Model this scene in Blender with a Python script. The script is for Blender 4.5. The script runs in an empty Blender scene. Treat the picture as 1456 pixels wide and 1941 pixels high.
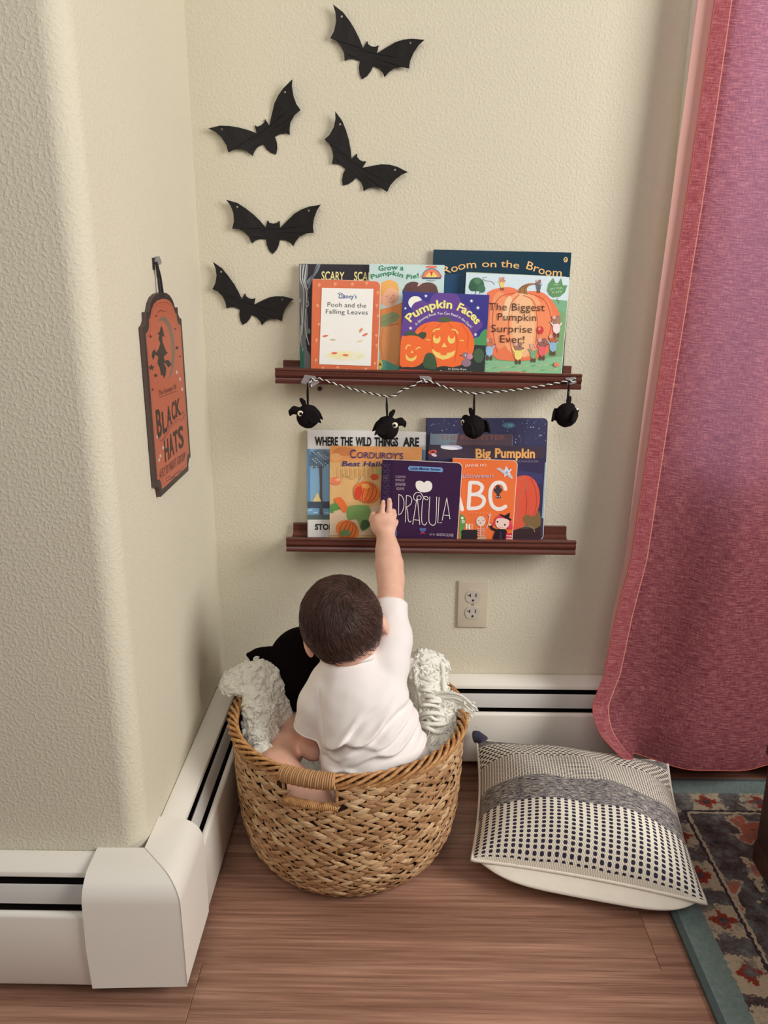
import bpy, bmesh, math, random
import numpy as np
from mathutils import Vector, Matrix, noise
from mathutils.geometry import tessellate_polygon

S = bpy.context.scene
COL = S.collection
random.seed(7)
PI = math.pi

# ------------------------------------------------------------------ camera
CAM = np.array([.4046, -1.7226, 1.1299])
PITCH, YAW, ROLL, FPX = .2876, .0161, .0025, 1538.73
_f = np.array([-math.sin(YAW)*math.cos(PITCH), math.cos(YAW)*math.cos(PITCH), -math.sin(PITCH)])
_r0 = np.array([math.cos(YAW), math.sin(YAW), 0.0]); _u0 = np.cross(_r0, _f)
_r = math.cos(ROLL)*_r0 + math.sin(ROLL)*_u0
_u = -math.sin(ROLL)*_r0 + math.cos(ROLL)*_u0
cam = bpy.data.cameras.new('camera'); cam_o = bpy.data.objects.new('camera', cam); COL.objects.link(cam_o)
cam.sensor_fit = 'VERTICAL'; cam.sensor_height = 36.0; cam.lens = FPX/1941*36.0; cam.clip_start = .02
m = Matrix.Identity(4)
for i in range(3):
    m[i][0], m[i][1], m[i][2], m[i][3] = _r[i], _u[i], -_f[i], CAM[i]
cam_o.matrix_world = m
S.camera = cam_o

# ------------------------------------------------------------------ light
S.view_settings.view_transform = 'Standard'; S.view_settings.look = 'None'
S.view_settings.gamma = 1; S.view_settings.use_curve_mapping = False
S.view_settings.exposure = 0.12
world = bpy.data.worlds.new('world'); S.world = world; world.use_nodes = True
WORLD_COL, WORLD_STR = (1.0, .96, .93, 1), .09
world.node_tree.nodes['Background'].inputs[0].default_value = WORLD_COL
world.node_tree.nodes['Background'].inputs[1].default_value = WORLD_STR

def area(name, loc, target, sx, sy, power, col):
    l = bpy.data.lights.new(name, 'AREA'); l.shape = 'RECTANGLE'; l.size = sx; l.size_y = sy
    l.energy = power; l.color = col
    o = bpy.data.objects.new(name, l); COL.objects.link(o); o.location = loc
    o.rotation_euler = (Vector(target)-Vector(loc)).to_track_quat('-Z', 'Y').to_euler()
    return o
area('side_window_daylight', (2.5, -1.4, 1.7), (.2, -.3, .8), 1.1, 1.3, 57, (1.0, .97, .93))
area('camera_side_fill', (.3, -2.5, 2.35), (.25, -.5, .6), 1.5, 1.2, 20, (1.0, .96, .92))  # fill lamp added high on the camera side to brighten camera-facing surfaces
area('behind_curtain_daylight', (1.75, .62, 1.75), (1.6, -.1, 1.2), 1.3, 1.6, 40, (.86, .90, 1.0))

# ------------------------------------------------------------------ helpers
def lin(c):
    c = c/255.0
    return c/12.92 if c <= .04045 else ((c+.055)/1.055)**2.4
def rgb(c, k=1.0):
    return tuple(min(.95, lin(v)*k) for v in c[:3]) + (1,)
def ray(x, y):
    return (x-728)*_r - (y-970.5)*_u + FPX*_f
def at(x, y, axis, val):
    d = ray(x, y); t = (val-CAM[axis])/d[axis]; return CAM+t*d
def on_plane(x, y, O, n):
    d = ray(x, y); t = np.dot(np.asarray(O)-CAM, n)/np.dot(d, n); return CAM+t*d

def new_mesh_obj(name, verts, faces, mat=None, parent=None, smooth=False, mats=None, mi=None):
    me = bpy.data.meshes.new(name)
    me.from_pydata([tuple(map(float, v)) for v in verts], [], [tuple(map(int, q)) for q in faces])
    for mm in (mats if mats else ([mat] if mat else [])): me.materials.append(mm)
    if mi is not None: me.polygons.foreach_set('material_index', list(mi))
    if smooth: me.polygons.foreach_set('use_smooth', [True]*len(me.polygons))
    me.update()
    o = bpy.data.objects.new(name, me); COL.objects.link(o)
    if parent is not None: o.parent = parent
    return o
def empty(name, loc=(0, 0, 0)):
    o = bpy.data.objects.new(name, None); COL.objects.link(o); o.location = loc; o.empty_display_size = .05
    return o
def tag(o, label=None, cat=None, group=None, kind=None):
    if label: o['label'] = label
    if cat: o['category'] = cat
    if group: o['group'] = group
    if kind: o['kind'] = kind
    return o
def root(name, loc, label, cat, group=None):
    return tag(empty(name, loc), label, cat, group)
def put(o, parent):
    """parent a mesh modelled in world coordinates"""
    o.parent = parent
    L = parent.location
    o.location = (-L[0], -L[1], -L[2])
    return o

class MB:
    """collects shapes into one mesh"""
    def __init__(s): s.v = []; s.f = []; s.m = []; s.cur = 0
    def add(s, verts, faces):
        b = len(s.v); s.v += [tuple(map(float, v)) for v in verts]
        s.f += [tuple(int(i)+b for i in q) for q in faces]; s.m += [s.cur]*len(faces)
    def box(s, lo, hi):
        x0, y0, z0 = lo; x1, y1, z1 = hi
        s.add([(x0,y0,z0),(x1,y0,z0),(x1,y1,z0),(x0,y1,z0),(x0,y0,z1),(x1,y0,z1),(x1,y1,z1),(x0,y1,z1)],
              [(0,3,2,1),(4,5,6,7),(0,1,5,4),(1,2,6,5),(2,3,7,6),(3,0,4,7)])
    def tube(s, pts, rad, n=8, closed=False, flat=1.0, up=None):
        pts = [np.asarray(p, float) for p in pts]; N = len(pts)
        rad = rad if hasattr(rad, '__len__') else [rad]*N
        vs = []; prev = None
        for i, p in enumerate(pts):
            a = pts[(i-1) % N] if closed or i > 0 else pts[i]
            b = pts[(i+1) % N] if closed or i < N-1 else pts[i]
            t = b-a; t = t/(np.linalg.norm(t)+1e-12)
            if up is not None: ref = np.asarray(up(p) if callable(up) else up, float)
            elif prev is None: ref = np.array([0,0,1.]) if abs(t[2]) < .9 else np.array([1.,0,0])
            else: ref = prev
            x = ref-t*np.dot(ref, t); x /= np.linalg.norm(x)+1e-12; y = np.cross(t, x); prev = x
            for k in range(n):
                q = 2*PI*k/n
                vs.append(p+rad[i]*(math.cos(q)*x*flat+math.sin(q)*y))
        fs = []
        for i in range(N if closed else N-1):
            for k in range(n):
                a = i*n+k; b = i*n+(k+1) % n; c = ((i+1) % N)*n+(k+1) % n; d = ((i+1) % N)*n+k
                fs.append((a, b, c, d))
        if not closed:
            fs.append(tuple(range(n-1, -1, -1))); fs.append(tuple((N-1)*n+k for k in range(n)))
        s.add(vs, fs)
    def grid(s, fn, nu, nv, wrap_u=False):
        vs = [fn(i/(nu if wrap_u else nu-1), j/(nv-1)) for j in range(nv) for i in range(nu)]
        fs = []
        for j in range(nv-1):
            for i in range(nu if wrap_u else nu-1):
                k = (i+1) % nu
                fs.append((j*nu+i, j*nu+k, (j+1)*nu+k, (j+1)*nu+i))
        s.add(vs, fs)
    def extrude(s, poly, O, a, b, n, d):
        """prism: 2-D polygon in the (a, b) plane at O, pushed d along n"""
        O, a, b, n = (np.asarray(q, float) for q in (O, a, b, n))
        tri = tessellate_polygon([[Vector((p[0], p[1], 0)) for p in poly]])
        N = len(poly)
        front = [O+p[0]*a+p[1]*b+n*d for p in poly]; back = [O+p[0]*a+p[1]*b for p in poly]
        fs = []
        for t in tri:
            p, q, r = (poly[i] for i in t)
            w = (q[0]-p[0])*(r[1]-p[1])-(q[1]-p[1])*(r[0]-p[0])
            t = tuple(t) if w > 0 else tuple(reversed(t))
            fs.append(t); fs.append(tuple(N+i for i in reversed(t)))
        ar = sum(poly[i][0]*poly[(i+1) % N][1]-poly[(i+1) % N][0]*poly[i][1] for i in range(N))
        for i in range(N):
            j = (i+1) % N
            fs.append((i, N+i, N+j, j) if ar > 0 else (i, j, N+j, N+i))
        s.add(front+back, fs)
    def build(s, name, mat=None, parent=None, smooth=False, mats=None):
        return new_mesh_obj(name, s.v, s.f, mat, parent, smooth, mats, s.m if mats else None)

def smooth_by_angle(o, deg=40):
    me = o.data
    me.polygons.foreach_set('use_smooth', [True]*len(me.polygons))
    bm = bmesh.new(); bm.from_mesh(me)
    for e in bm.edges:
        if len(e.link_faces) == 2 and e.calc_face_angle(0) > math.radians(deg): e.smooth = False
    bm.to_mesh(me); bm.free(); return o
def bevel(o, w, seg=2):
    bm = bmesh.new(); bm.from_mesh(o.data)
    bmesh.ops.remove_doubles(bm, verts=bm.verts, dist=1e-6)
    bmesh.ops.bevel(bm, geom=[e for e in bm.edges if len(e.link_faces) == 2 and e.calc_face_angle(0) > .5], offset=w, segments=seg, profile=.5, affect='EDGES')
    bm.to_mesh(o.data); bm.free(); return smooth_by_angle(o, 35)
def crom(pts, n=6, closed=True):
    P = [np.asarray(p, float) for p in pts]; N = len(P); out = []
    for i in range(N if closed else N-1):
        g = (lambda k: P[k % N]) if closed else (lambda k: P[min(max(k, 0), N-1)])
        a, b, c, d = g(i-1), g(i), g(i+1), g(i+2)
        for k in range(n):
            t = k/n
            out.append(.5*((2*b)+(c-a)*t+(2*a-5*b+4*c-d)*t*t+(3*b-a-3*c+d)*t**3))
    if not closed: out.append(P[-1])
    return out

# ---- node helper
class NT:
    def __init__(s, name, rough=.6, spec=.5):
        s.mat = bpy.data.materials.new(name); s.mat.use_nodes = True
        s.t = s.mat.node_tree; s.b = s.t.nodes['Principled BSDF']
        s.b.inputs['Roughness'].default_value = rough; s.b.inputs['Specular IOR Level'].default_value = spec
        s._tc = None
    def link(s, a, b): s.t.links.new(a, b)
    def node(s, typ, ins=None, **kw):
        n = s.t.nodes.new(typ)
        for k, v in kw.items(): setattr(n, k, v)
        for k, v in (ins or {}).items():
            if isinstance(v, bpy.types.NodeSocket): s.link(v, n.inputs[k])
            else: n.inputs[k].default_value = v
        return n
    def coord(s, which='Object'):
        if s._tc is None: s._tc = s.t.nodes.new('ShaderNodeTexCoord')
        return s._tc.outputs[which]
    def m(s, op, a, b=0.0, c=0.0): return s.node('ShaderNodeMath', {0: a, 1: b, 2: c}, operation=op).outputs[0]
    def sep(s, v): n = s.node('ShaderNodeSeparateXYZ', {0: v}); return n.outputs[0], n.outputs[1], n.outputs[2]
    def comb(s, x, y, z=0.0): return s.node('ShaderNodeCombineXYZ', {0: x, 1: y, 2: z}).outputs[0]
    def noise(s, vec, scale, detail=2.0, rough=.5, out=0):
        return s.node('ShaderNodeTexNoise', {'Vector': vec, 'Scale': scale, 'Detail': detail, 'Roughness': rough}).outputs[out]
    def scale(s, vec, v):
        return s.node('ShaderNodeVectorMath', {0: vec, 1: v}, operation='MULTIPLY').outputs[0]
    def mix(s, f, a, b):
        n = s.node('ShaderNodeMix', data_type='RGBA')
        for k, v in ((0, f), (6, a), (7, b)):
            if isinstance(v, bpy.types.NodeSocket): s.link(v, n.inputs[k])
            else: n.inputs[k].default_value = v
        return n.outputs[2]
    def ramp(s, f, stops):
        n = s.t.nodes.new('ShaderNodeValToRGB'); s.link(f, n.inputs[0])
        e = n.color_ramp.elements
        while len(e) < len(stops): e.new(.5)
        for q, (p, c) in zip(e, stops): q.position = p; q.color = c
        return n.outputs[0]
    def step(s, v, lo, hi): # smoothstep
        return s.node('ShaderNodeMapRange', {0: v, 1: lo, 2: hi}, interpolation_type='SMOOTHSTEP').outputs[0]
    def band(s, v, lo, hi): return s.m('MULTIPLY', s.m('GREATER_THAN', v, lo), s.m('LESS_THAN', v, hi))
    def color(s, c): 
        if isinstance(c, bpy.types.NodeSocket): s.link(c, s.b.inputs['Base Color'])
        else: s.b.inputs['Base Color'].default_value = c
        return s
    def bump(s, h, strength=.5, dist=.002):
        n = s.node('ShaderNodeBump', {'Height': h, 'Strength': strength, 'Distance': dist})
        s.link(n.outputs[0], s.b.inputs['Normal']); return s

_plain = {}
def plain(name, c, rough=.6, k=1.0, spec=.5):
    key = (name, tuple(c), rough)
    if key in _plain: return _plain[key]
    n = NT(name, rough, spec); n.b.inputs['Base Color'].default_value = rgb(c, k)
    nz = n.noise(n.coord(), 60, 2)
    n.color(n.mix(nz, rgb(c, k*.93), rgb(c, k*1.05)))
    _plain[key] = n.mat; return n.mat
_ink = {}
def ink(c):
    c = tuple(c)
    if c not in _ink:
        n = NT('printed_ink', .38, .4); nz = n.noise(n.coord(), 220, 2)
        n.color(n.mix(nz, rgb(c, 1.12), rgb(c, 1.36))); _ink[c] = n.mat
    return _ink[c]

# ---- smooth implicit surfaces (for the body, cloth and plush)
class Field:
    def __init__(s, lo, hi, h):
        s.lo = np.asarray(lo, float); s.h = h
        s.n = np.ceil((np.asarray(hi)-s.lo)/h).astype(int)+1
        s.v = np.full(tuple(s.n), .5, np.float32)
    def _box(s, lo, hi):
        a = np.clip(np.floor((lo-s.lo)/s.h).astype(int), 0, s.n-1); b = np.clip(np.ceil((hi-s.lo)/s.h).astype(int)+1, 1, s.n)
        ax = [s.lo[i]+s.h*np.arange(a[i], b[i]) for i in range(3)]
        X = np.stack(np.meshgrid(*ax, indexing='ij'), -1)
        return tuple(slice(a[i], b[i]) for i in range(3)), X
    def _in(s, sl, d, k):
        c = s.v[sl]
        if k > 0:
            hh = np.maximum(k-np.abs(c-d), 0)/k
            s.v[sl] = np.minimum(c, d)-hh*hh*k*.25
        else: s.v[sl] = np.minimum(c, d)
    def cap(s, p, r0, q, r1, k=.012):
        p, q = np.asarray(p, float), np.asarray(q, float); R = max(r0, r1)+k+3*s.h
        sl, X = s._box(np.minimum(p, q)-R, np.maximum(p, q)+R)
        d = q-p; t = np.clip(((X-p)@d)/(d@d+1e-12), 0, 1)
        s._in(sl, np.linalg.norm(X-(p+t[..., None]*d), axis=-1)-(r0+(r1-r0)*t), k); return s
    def chain(s, pts, k=.012):
        for a, b in zip(pts[:-1], pts[1:]): s.cap(a[:3], a[3], b[:3], b[3], k)
        return s
    def ell(s, c, r, rot=None, k=.012):
        c, r = np.asarray(c, float), np.asarray(r, float); R = r.max()+k+3*s.h
        sl, X = s._box(c-R, c+R); Y = X-c
        if rot is not None: Y = Y@np.asarray(rot)
        k0 = np.linalg.norm(Y/r, axis=-1); k1 = np.linalg.norm(Y/(r*r), axis=-1)+1e-9
        s._in(sl, k0*(k0-1)/k1, k); return s
    def displace(s, fn):
        sl, X = s._box(s.lo, s.lo+s.h*s.n); mk = np.abs(s.v) < .03
        s.v[mk] += fn(X[mk]); return s
    def mesh(s):
        v = s.v; n = v.shape; acc = np.zeros((n[0]-1, n[1]-1, n[2]-1, 3)); cnt = np.zeros(acc.shape[:3], int); quads = []
        neg = v < 0; edges = []
        for ax in range(3):
            a = [slice(None)]*3; b = [slice(None)]*3; a[ax] = slice(0, -1); b[ax] = slice(1, None)
            va, vb = v[tuple(a)], v[tuple(b)]
            idx = np.argwhere(neg[tuple(a)] != neg[tuple(b)])
            o1, o2 = (ax+1) % 3, (ax+2) % 3
            ok = (idx[:, o1] > 0) & (idx[:, o1] < n[o1]-1) & (idx[:, o2] > 0) & (idx[:, o2] < n[o2]-1); idx = idx[ok]
            t = va[tuple(idx.T)]/(va[tuple(idx.T)]-vb[tuple(idx.T)])
            P = idx.astype(float); P[:, ax] += t
            for d1 in (0, -1):
                for d2 in (0, -1):
                    c = idx.copy(); c[:, o1] += d1; c[:, o2] += d2
                    np.add.at(acc, tuple(c.T), P); np.add.at(cnt, tuple(c.T), 1)
            edges.append((ax, o1, o2, idx, neg[tuple(a)][tuple(idx.T)]))
        cells = np.argwhere(cnt > 0); im = np.full(cnt.shape, -1); im[tuple(cells.T)] = np.arange(len(cells))
        V = acc[tuple(cells.T)]/cnt[tuple(cells.T)][:, None]*s.h+s.lo
        for ax, o1, o2, idx, sg in edges:
            q = []
            for d1, d2 in ((-1, -1), (0, -1), (0, 0), (-1, 0)):
                c = idx.copy(); c[:, o1] += d1; c[:, o2] += d2; q.append(im[tuple(c.T)])
            q = np.stack(q, 1); q[~sg] = q[~sg][:, ::-1]; quads.append(q)
        return V, np.concatenate(quads)
    def build(s, name, mat, parent=None):
        V, F = s.mesh(); return new_mesh_obj(name, V, F, mat, parent, True)

# ---- lettering and flat print on a surface
def text_polys(txt, offset=0.0, space=1.0):
    cu = bpy.data.curves.new('t', 'FONT'); cu.body = txt; cu.size = 1; cu.offset = offset; cu.resolution_u = 3; cu.space_character = space
    o = bpy.data.objects.new('t', cu); COL.objects.link(o)
    dg = bpy.context.evaluated_depsgraph_get(); me = bpy.data.meshes.new_from_object(o.evaluated_get(dg))
    V = np.array([v.co[:2] for v in me.vertices]).reshape(-1, 2); F = [tuple(p.vertices) for p in me.polygons]
    bpy.data.objects.remove(o); bpy.data.curves.remove(cu); bpy.data.meshes.remove(me)
    return V, F
class Print:
    """flat printed shapes lying on a plane with frame O, u, v, n; drawn in the photo's pixels or in metres"""
    def __init__(s, O, u, v, n, step=.000012, base=.0002, local=False):
        s.local = local; s.O, s.u, s.v, s.n = (np.asarray(q, float) for q in (O, u, v, n)); s.layer = 0; s.step = step; s.base = base
        s.mb = {}; s.T = (0, 0, 1.0); s.part = 'picture'; s.clip = None; s.split = True
    def zoom(s, x, y, k): s.T = (x, y, k); return s
    def uv(s, p):
        x = s.T[0]+p[0]/s.T[2]; y = s.T[1]+p[1]/s.T[2]
        d = on_plane(x, y, s.O, s.n)-s.O; q = [np.dot(d, s.u), np.dot(d, s.v)]
        if s.clip: q = [min(max(q[0], s.clip[0]), s.clip[2]), min(max(q[1], s.clip[1]), s.clip[3])]
        return q
    def _put(s, q2, faces, c):
        mb, mats = s.mb.setdefault(s.part, (MB(), []))
        if c not in mats: mats.append(c)
        mb.cur = mats.index(c); d = s.base+s.layer*s.step; s.layer += 1
        fs = []
        for f in faces:
            a = sum(q2[f[i]][0]*q2[f[(i+1) % len(f)]][1]-q2[f[(i+1) % len(f)]][0]*q2[f[i]][1] for i in range(len(f)))
            fs.append(f if a > 0 else tuple(reversed(f)))
        mb.add([(q[0], q[1], d) if s.local else s.O+q[0]*s.u+q[1]*s.v+d*s.n for q in q2], fs)
    def poly(s, pts, c, smooth=False):
        if smooth: pts = crom(pts, 5)
        q = [s.uv(p) for p in pts]
        s._put(q, [tuple(t) for t in tessellate_polygon([[Vector((a[0], a[1], 0)) for a in q]])], c); return s
    def ell(s, x, y, rx, ry, c, rot=0, n=28):
        r = math.radians(rot); cs, sn = math.cos(r), math.sin(r)
        return s.poly([(x+rx*math.cos(t)*cs-ry*math.sin(t)*sn, y+rx*math.cos(t)*sn+ry*math.sin(t)*cs) for t in (2*PI*i/n for i in range(n))], c)
    def star(s, x, y, r, c, n=5, inner=.42, rot=-90):
        return s.poly([(x+(r if i % 2 == 0 else r*inner)*math.cos(math.radians(rot)+PI*i/n), y+(r if i % 2 == 0 else r*inner)*math.sin(math.radians(rot)+PI*i/n)) for i in range(2*n)], c)
    def line(s, pts, w, c, smooth=True, closed=False):
        P = crom(pts, 6, closed) if smooth and len(pts) > 2 else [np.asarray(p, float) for p in pts]
        if closed: P = list(P)+[P[0]]
        q = []; N = len(P); fs = []
        for i, p in enumerate(P):
            t = P[min(i+1, N-1)]-P[max(i-1, 0)]; t = t/(np.linalg.norm(t)+1e-9); nn = np.array([-t[1], t[0]])
            ww = w if not callable(w) else w(i/(N-1))
            q += [s.uv(p+nn*ww/2), s.uv(p-nn*ww/2)]
            if i: fs.append((2*i-2, 2*i-1, 2*i+1, 2*i))
        s._put(q, fs, c)
        if not callable(w):
            for e in (P[0], P[-1]): s.ell(e[0], e[1], w*.5, w*.5, c, n=10)
        return s
    def text(s, txt, base, h, c, bold=0.0, shear=0.0, space=1.0, upright=False):
        """base: left, [middle,] right baseline points; h: height of the capitals"""
        V, F = text_polys(txt, bold, space)
        x0, x1 = V[:, 0].min(), V[:, 0].max()
        P = crom(base, 12, False) if len(base) > 2 else [np.asarray(p, float) for p in base]
        P = np.array(P); L = np.concatenate([[0], np.cumsum(np.linalg.norm(np.diff(P, axis=0), axis=1))])
        q = []
        for x, y in V:
            l = (x-x0)/(x1-x0)*L[-1]; yy = y/.72*h
            p = np.array([np.interp(l, L, P[:, 0]), np.interp(l, L, P[:, 1])])
            e = L[-1]*.02
            a = np.array([np.interp(max(l-e, 0), L, P[:, 0]), np.interp(max(l-e, 0), L, P[:, 1])]); b = np.array([np.interp(min(l+e, L[-1]), L, P[:, 0]), np.interp(min(l+e, L[-1]), L, P[:, 1])])
            t = (b-a)/(np.linalg.norm(b-a)+1e-9); nn = np.array([t[1], -t[0]])
            if upright: # keep letters upright on an obliquely seen plane: height runs along v
                g = s.uv(p); q.append([g[0], g[1]+yy])
            else: q.append(s.uv(p+nn*yy+t*shear*yy))
        old = s.part
        if s.split: s.part = (s.part, len(s.mb))
        s._put(q, F, c); s.part = old; return s
    def build(s, parent):
        out = {}
        for part, (mb, mats) in s.mb.items():
            part = part if isinstance(part, str) else part[0]
            o = mb.build(part, mats=[ink(c) for c in mats]); out[part] = o
            if s.local: o.parent = parent
            else: put(o, parent)
        return out

# ------------------------------------------------------------------ materials
def wall_material(name, c):
    n = NT(name, .75, .25); co = n.coord()
    n1 = n.noise(co, 190, 2, .5); n2 = n.noise(co, 45, 2)
    n.color(n.mix(n.noise(co, 3, 2), rgb(c, .97), rgb(c, 1.03)))
    h = n.m('ADD', n.m('MULTIPLY', n.step(n1, .42, .70), .8), n.m('MULTIPLY', n2, .4))
    return n.bump(h, .42, .0014).mat
M_wall = wall_material('cream_wall_paint', (215, 208, 187))
def metal_paint(name, c, rough=.38):
    n = NT(name, rough, .5); co = n.coord()
    n.color(n.mix(n.step(n.noise(co, 40, 4, .7), .68, .74), rgb(c), rgb(c, .86)))
    return n.bump(n.noise(co, 300, 2), .04, .001).mat
M_heater = metal_paint('white_heater_enamel', (238, 233, 222))
M_damper = metal_paint('grey_white_damper', (205, 203, 198), .3)
M_dark = plain('heater_gap_shade', (24, 14, 12), .8)
def wood(name, c0, c1, axis='x', rough=.4, sc=(3, 60, 60)):
    n = NT(name, rough, .45); co = n.coord()
    rnd = n.node('ShaderNodeNewGeometry').outputs['Random Per Island']
    v = n.node('ShaderNodeVectorMath', {0: n.scale(co, sc), 1: n.scale(n.comb(rnd, rnd, rnd), (37, 91, 53))}, operation='ADD').outputs[0]
    a = n.noise(v, 1.0, 5, .6); w = n.noise(n.scale(v, (.35, .25, .25)), 1.0, 3)
    streak = n.noise(n.scale(v, (.7, 4, 4)), 1.0, 4, .75)
    col = n.ramp(n.m('ADD', n.m('MULTIPLY', a, .6), n.m('MULTIPLY', w, .4)), [(.32, c0), (.52, tuple((p+q)/2 for p, q in zip(c0, c1))), (.68, c1)])
    col = n.mix(n.m('MULTIPLY', n.step(streak, .50, .70), .6), col, tuple(v*.6 for v in c0[:3])+(1,))
    n.color(col); n.bump(streak, .08, .001); return n.mat
M_floor = wood('oak_laminate', rgb((112, 74, 58), 1.0), rgb((192, 148, 124), 1.0), rough=.42, sc=(4.2, 120, 120))
M_ledge = wood('mahogany_stain', rgb((62, 29, 24)), rgb((112, 62, 50)), rough=.32, sc=(5, 110, 110))
M_cab = wood('dark_walnut', rgb((66, 42, 36)), rgb((104, 72, 62)), rough=.5, sc=(40, 40, 3))
M_black = plain('black_card', (26, 22, 22), .65, spec=.3)

def rug_material():
    n = NT('oriental_rug_pile', .95, .1); x, y, z = n.sep(n.coord())
    wob = n.m('MULTIPLY', n.m('SUBTRACT', n.noise(n.coord(), 90, 2), .5), .012)
    dx = n.m('SUBTRACT', x, .911); dy = n.m('SUBTRACT', -.085, y)
    d0 = n.m('MINIMUM', dx, dy); d = n.m('ADD', d0, wob)
    along = n.node('ShaderNodeMix', {0: n.m('LESS_THAN', dx, dy), 2: x, 3: y}, data_type='FLOAT').outputs[0]
    mott = n.noise(n.coord(), 28, 5, .75); fine = n.noise(n.coord(), 120, 3, .7)
    grey = n.ramp(mott, [(.3, rgb((52, 48, 56))), (.46, rgb((92, 80, 78))), (.58, rgb((112, 112, 112))), (.72, rgb((158, 148, 130)))])
    teal = n.mix(fine, rgb((98, 118, 118), 1.0), rgb((150, 168, 162), 1.0))
    cream = n.mix(fine, rgb((172, 156, 132), 1.0), rgb((214, 198, 168), 1.0))
    red = n.mix(fine, rgb((120, 42, 34)), rgb((172, 78, 60))); salmon = n.mix(fine, rgb((160, 88, 68)), rgb((206, 132, 108)))
    # field flowers
    vor = n.node('ShaderNodeTexVoronoi', {'Vector': n.node('ShaderNodeVectorMath', {0: n.coord(), 1: n.scale(n.noise(n.coord(), 25, 2, out=1), (.14, .14, 0))}, operation='ADD').outputs[0], 'Scale': 9.0})
    dist = n.m('ADD', vor.outputs[0], n.m('MULTIPLY', n.m('SUBTRACT', fine, .5), .28)); vr = n.sep(vor.outputs[1])[0]
    fl = n.mix(n.m('GREATER_THAN', vr, .5), red, salmon)
    field = n.mix(n.m('MULTIPLY', n.m('LESS_THAN', dist, .42), n.m('GREATER_THAN', vr, .25)), grey, cream)
    field = n.mix(n.m('MULTIPLY', n.m('LESS_THAN', dist, .32), n.m('GREATER_THAN', vr, .25)), field, fl)
    field = n.mix(n.m('LESS_THAN', dist, .07), field, grey); field = n.mix(n.m('MULTIPLY', n.step(mott, .52, .62), .7), field, grey)
    # guard border of florets
    ph = n.m('SUBTRACT', n.m('FRACT', n.m('DIVIDE', along, .115)), .5); lx = n.m('MULTIPLY', ph, .115); ly = n.m('SUBTRACT', d0, .088)
    rr = n.m('SQRT', n.m('ADD', n.m('POWER', n.m('ABSOLUTE', lx), 2), n.m('POWER', n.m('ABSOLUTE', ly), 2)))
    ang = n.m('ARCTAN2', ly, lx); rad = n.m('ADD', n.m('MULTIPLY', n.m('COSINE', n.m('MULTIPLY', ang, 4)), .005), .019)
    rad = n.m('ADD', rad, n.m('MULTIPLY', n.m('SUBTRACT', fine, .5), .045))
    far = n.m('GREATER_THAN', n.m('ADD', n.m('ABSOLUTE', ph), n.m('MULTIPLY', n.m('SUBTRACT', mott, .5), .9)), .33)
    border = n.mix(far, cream, grey); border = n.mix(n.m('LESS_THAN', rr, rad), border, red); border = n.mix(n.m('LESS_THAN', rr, .008), border, grey)
    border = n.mix(n.m('MULTIPLY', n.step(mott, .50, .60), .75), border, grey)
    c = n.mix(n.m('GREATER_THAN', d, .058), teal, border)
    c = n.mix(n.m('GREATER_THAN', d, .118), c, rgb((70, 62, 66))); c = n.mix(n.m('GREATER_THAN', d, .124), c, cream)
    c = n.mix(n.m('GREATER_THAN', d, .130), c, field); c = n.mix(n.m('LESS_THAN', d0, .012), c, rgb((92, 104, 104)))
    n.color(c); n.bump(n.noise(n.coord(), 400, 2), .8, .003); return n.mat

# ------------------------------------------------------------------ setting
H = .225           # heater height
D = .621           # depth of the recess
# back wall with a window opening behind the curtain
WX0, WX1, WZ0, WZ1 = 1.02, 2.15, .78, 2.25
b = MB(); TH = .14
for lo, hi in (((0, 0, 0), (WX0, TH, 2.7)), ((WX1, 0, 0), (3.4, TH, 2.7)), ((WX0, 0, 0), (WX1, TH, WZ0)), ((WX0, 0, WZ1), (WX1, TH, 2.7))): b.box(lo, hi)
tag(b.build('wall_back', M_wall), kind='structure')
# left return with a bullnose corner, and the wall that faces the camera
BR = .034
prof = [(0, .0)] + [(0, -D+BR)] + [(-BR+BR*math.cos(t), -D+BR-BR*math.sin(t)) for t in [PI/2*i/14 for i in range(1, 15)]]
b = MB(); b.grid(lambda u, v: (prof[round(u*(len(prof)-1))][0], prof[round(u*(len(prof)-1))][1], 2.7*v), len(prof), 2)
o = b.build('wall_left', M_wall, smooth=True); tag(o, kind='structure')
b = MB(); b.grid(lambda u, v: (-BR-1.6*u, -D, 2.7*v), 2, 2); tag(b.build('wall_left_front', M_wall), kind='structure')
# floor planks: long along x
b = MB(); gap = .0011
def plank(x0, x1, y0, y1):
    e = .0012
    b.add([(x0, y0, -.0015), (x1, y0, -.0015), (x1, y1, -.0015), (x0, y1, -.0015), (x0+e, y0+e, 0), (x1-e, y0+e, 0), (x1-e, y1-e, 0), (x0+e, y1-e, 0)],
          [(4, 5, 6, 7), (0, 1, 5, 4), (1, 2, 6, 5), (2, 3, 7, 6), (3, 0, 4, 7)])
rows = [(.12, [-2, .3, 1.5, 3.4]), (-.09, [-2, -.3, .9, 3.4]), (-.30, [-2, .42, 1.7, 3.4]), (-.51-.0, [-2, .085, .857, 3.4]), (-.62-.11, [-2, .085, 1.6, 3.4]), (-.94, [-2, .5, 1.3, 3.4]), (-1.15, [-2, -.5, .8, 3.4]), (-1.36, [-2, .2, 1.4, 3.4]), (-1.57, [-2, .8, 3.4]), (-1.78, [-2, .3, 3.4])]
edges = [.12, -.2, -.41, -.62, -.83, -1.04, -1.25, -1.46, -1.67, -1.88, -2.4]
joints = [[.3, 1.5], [-.3, .9], [.06, .857], [.079, 1.6], [.5, 1.3], [-.5, .8], [.2, 1.4], [.8], [.3], [.6]]
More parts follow.
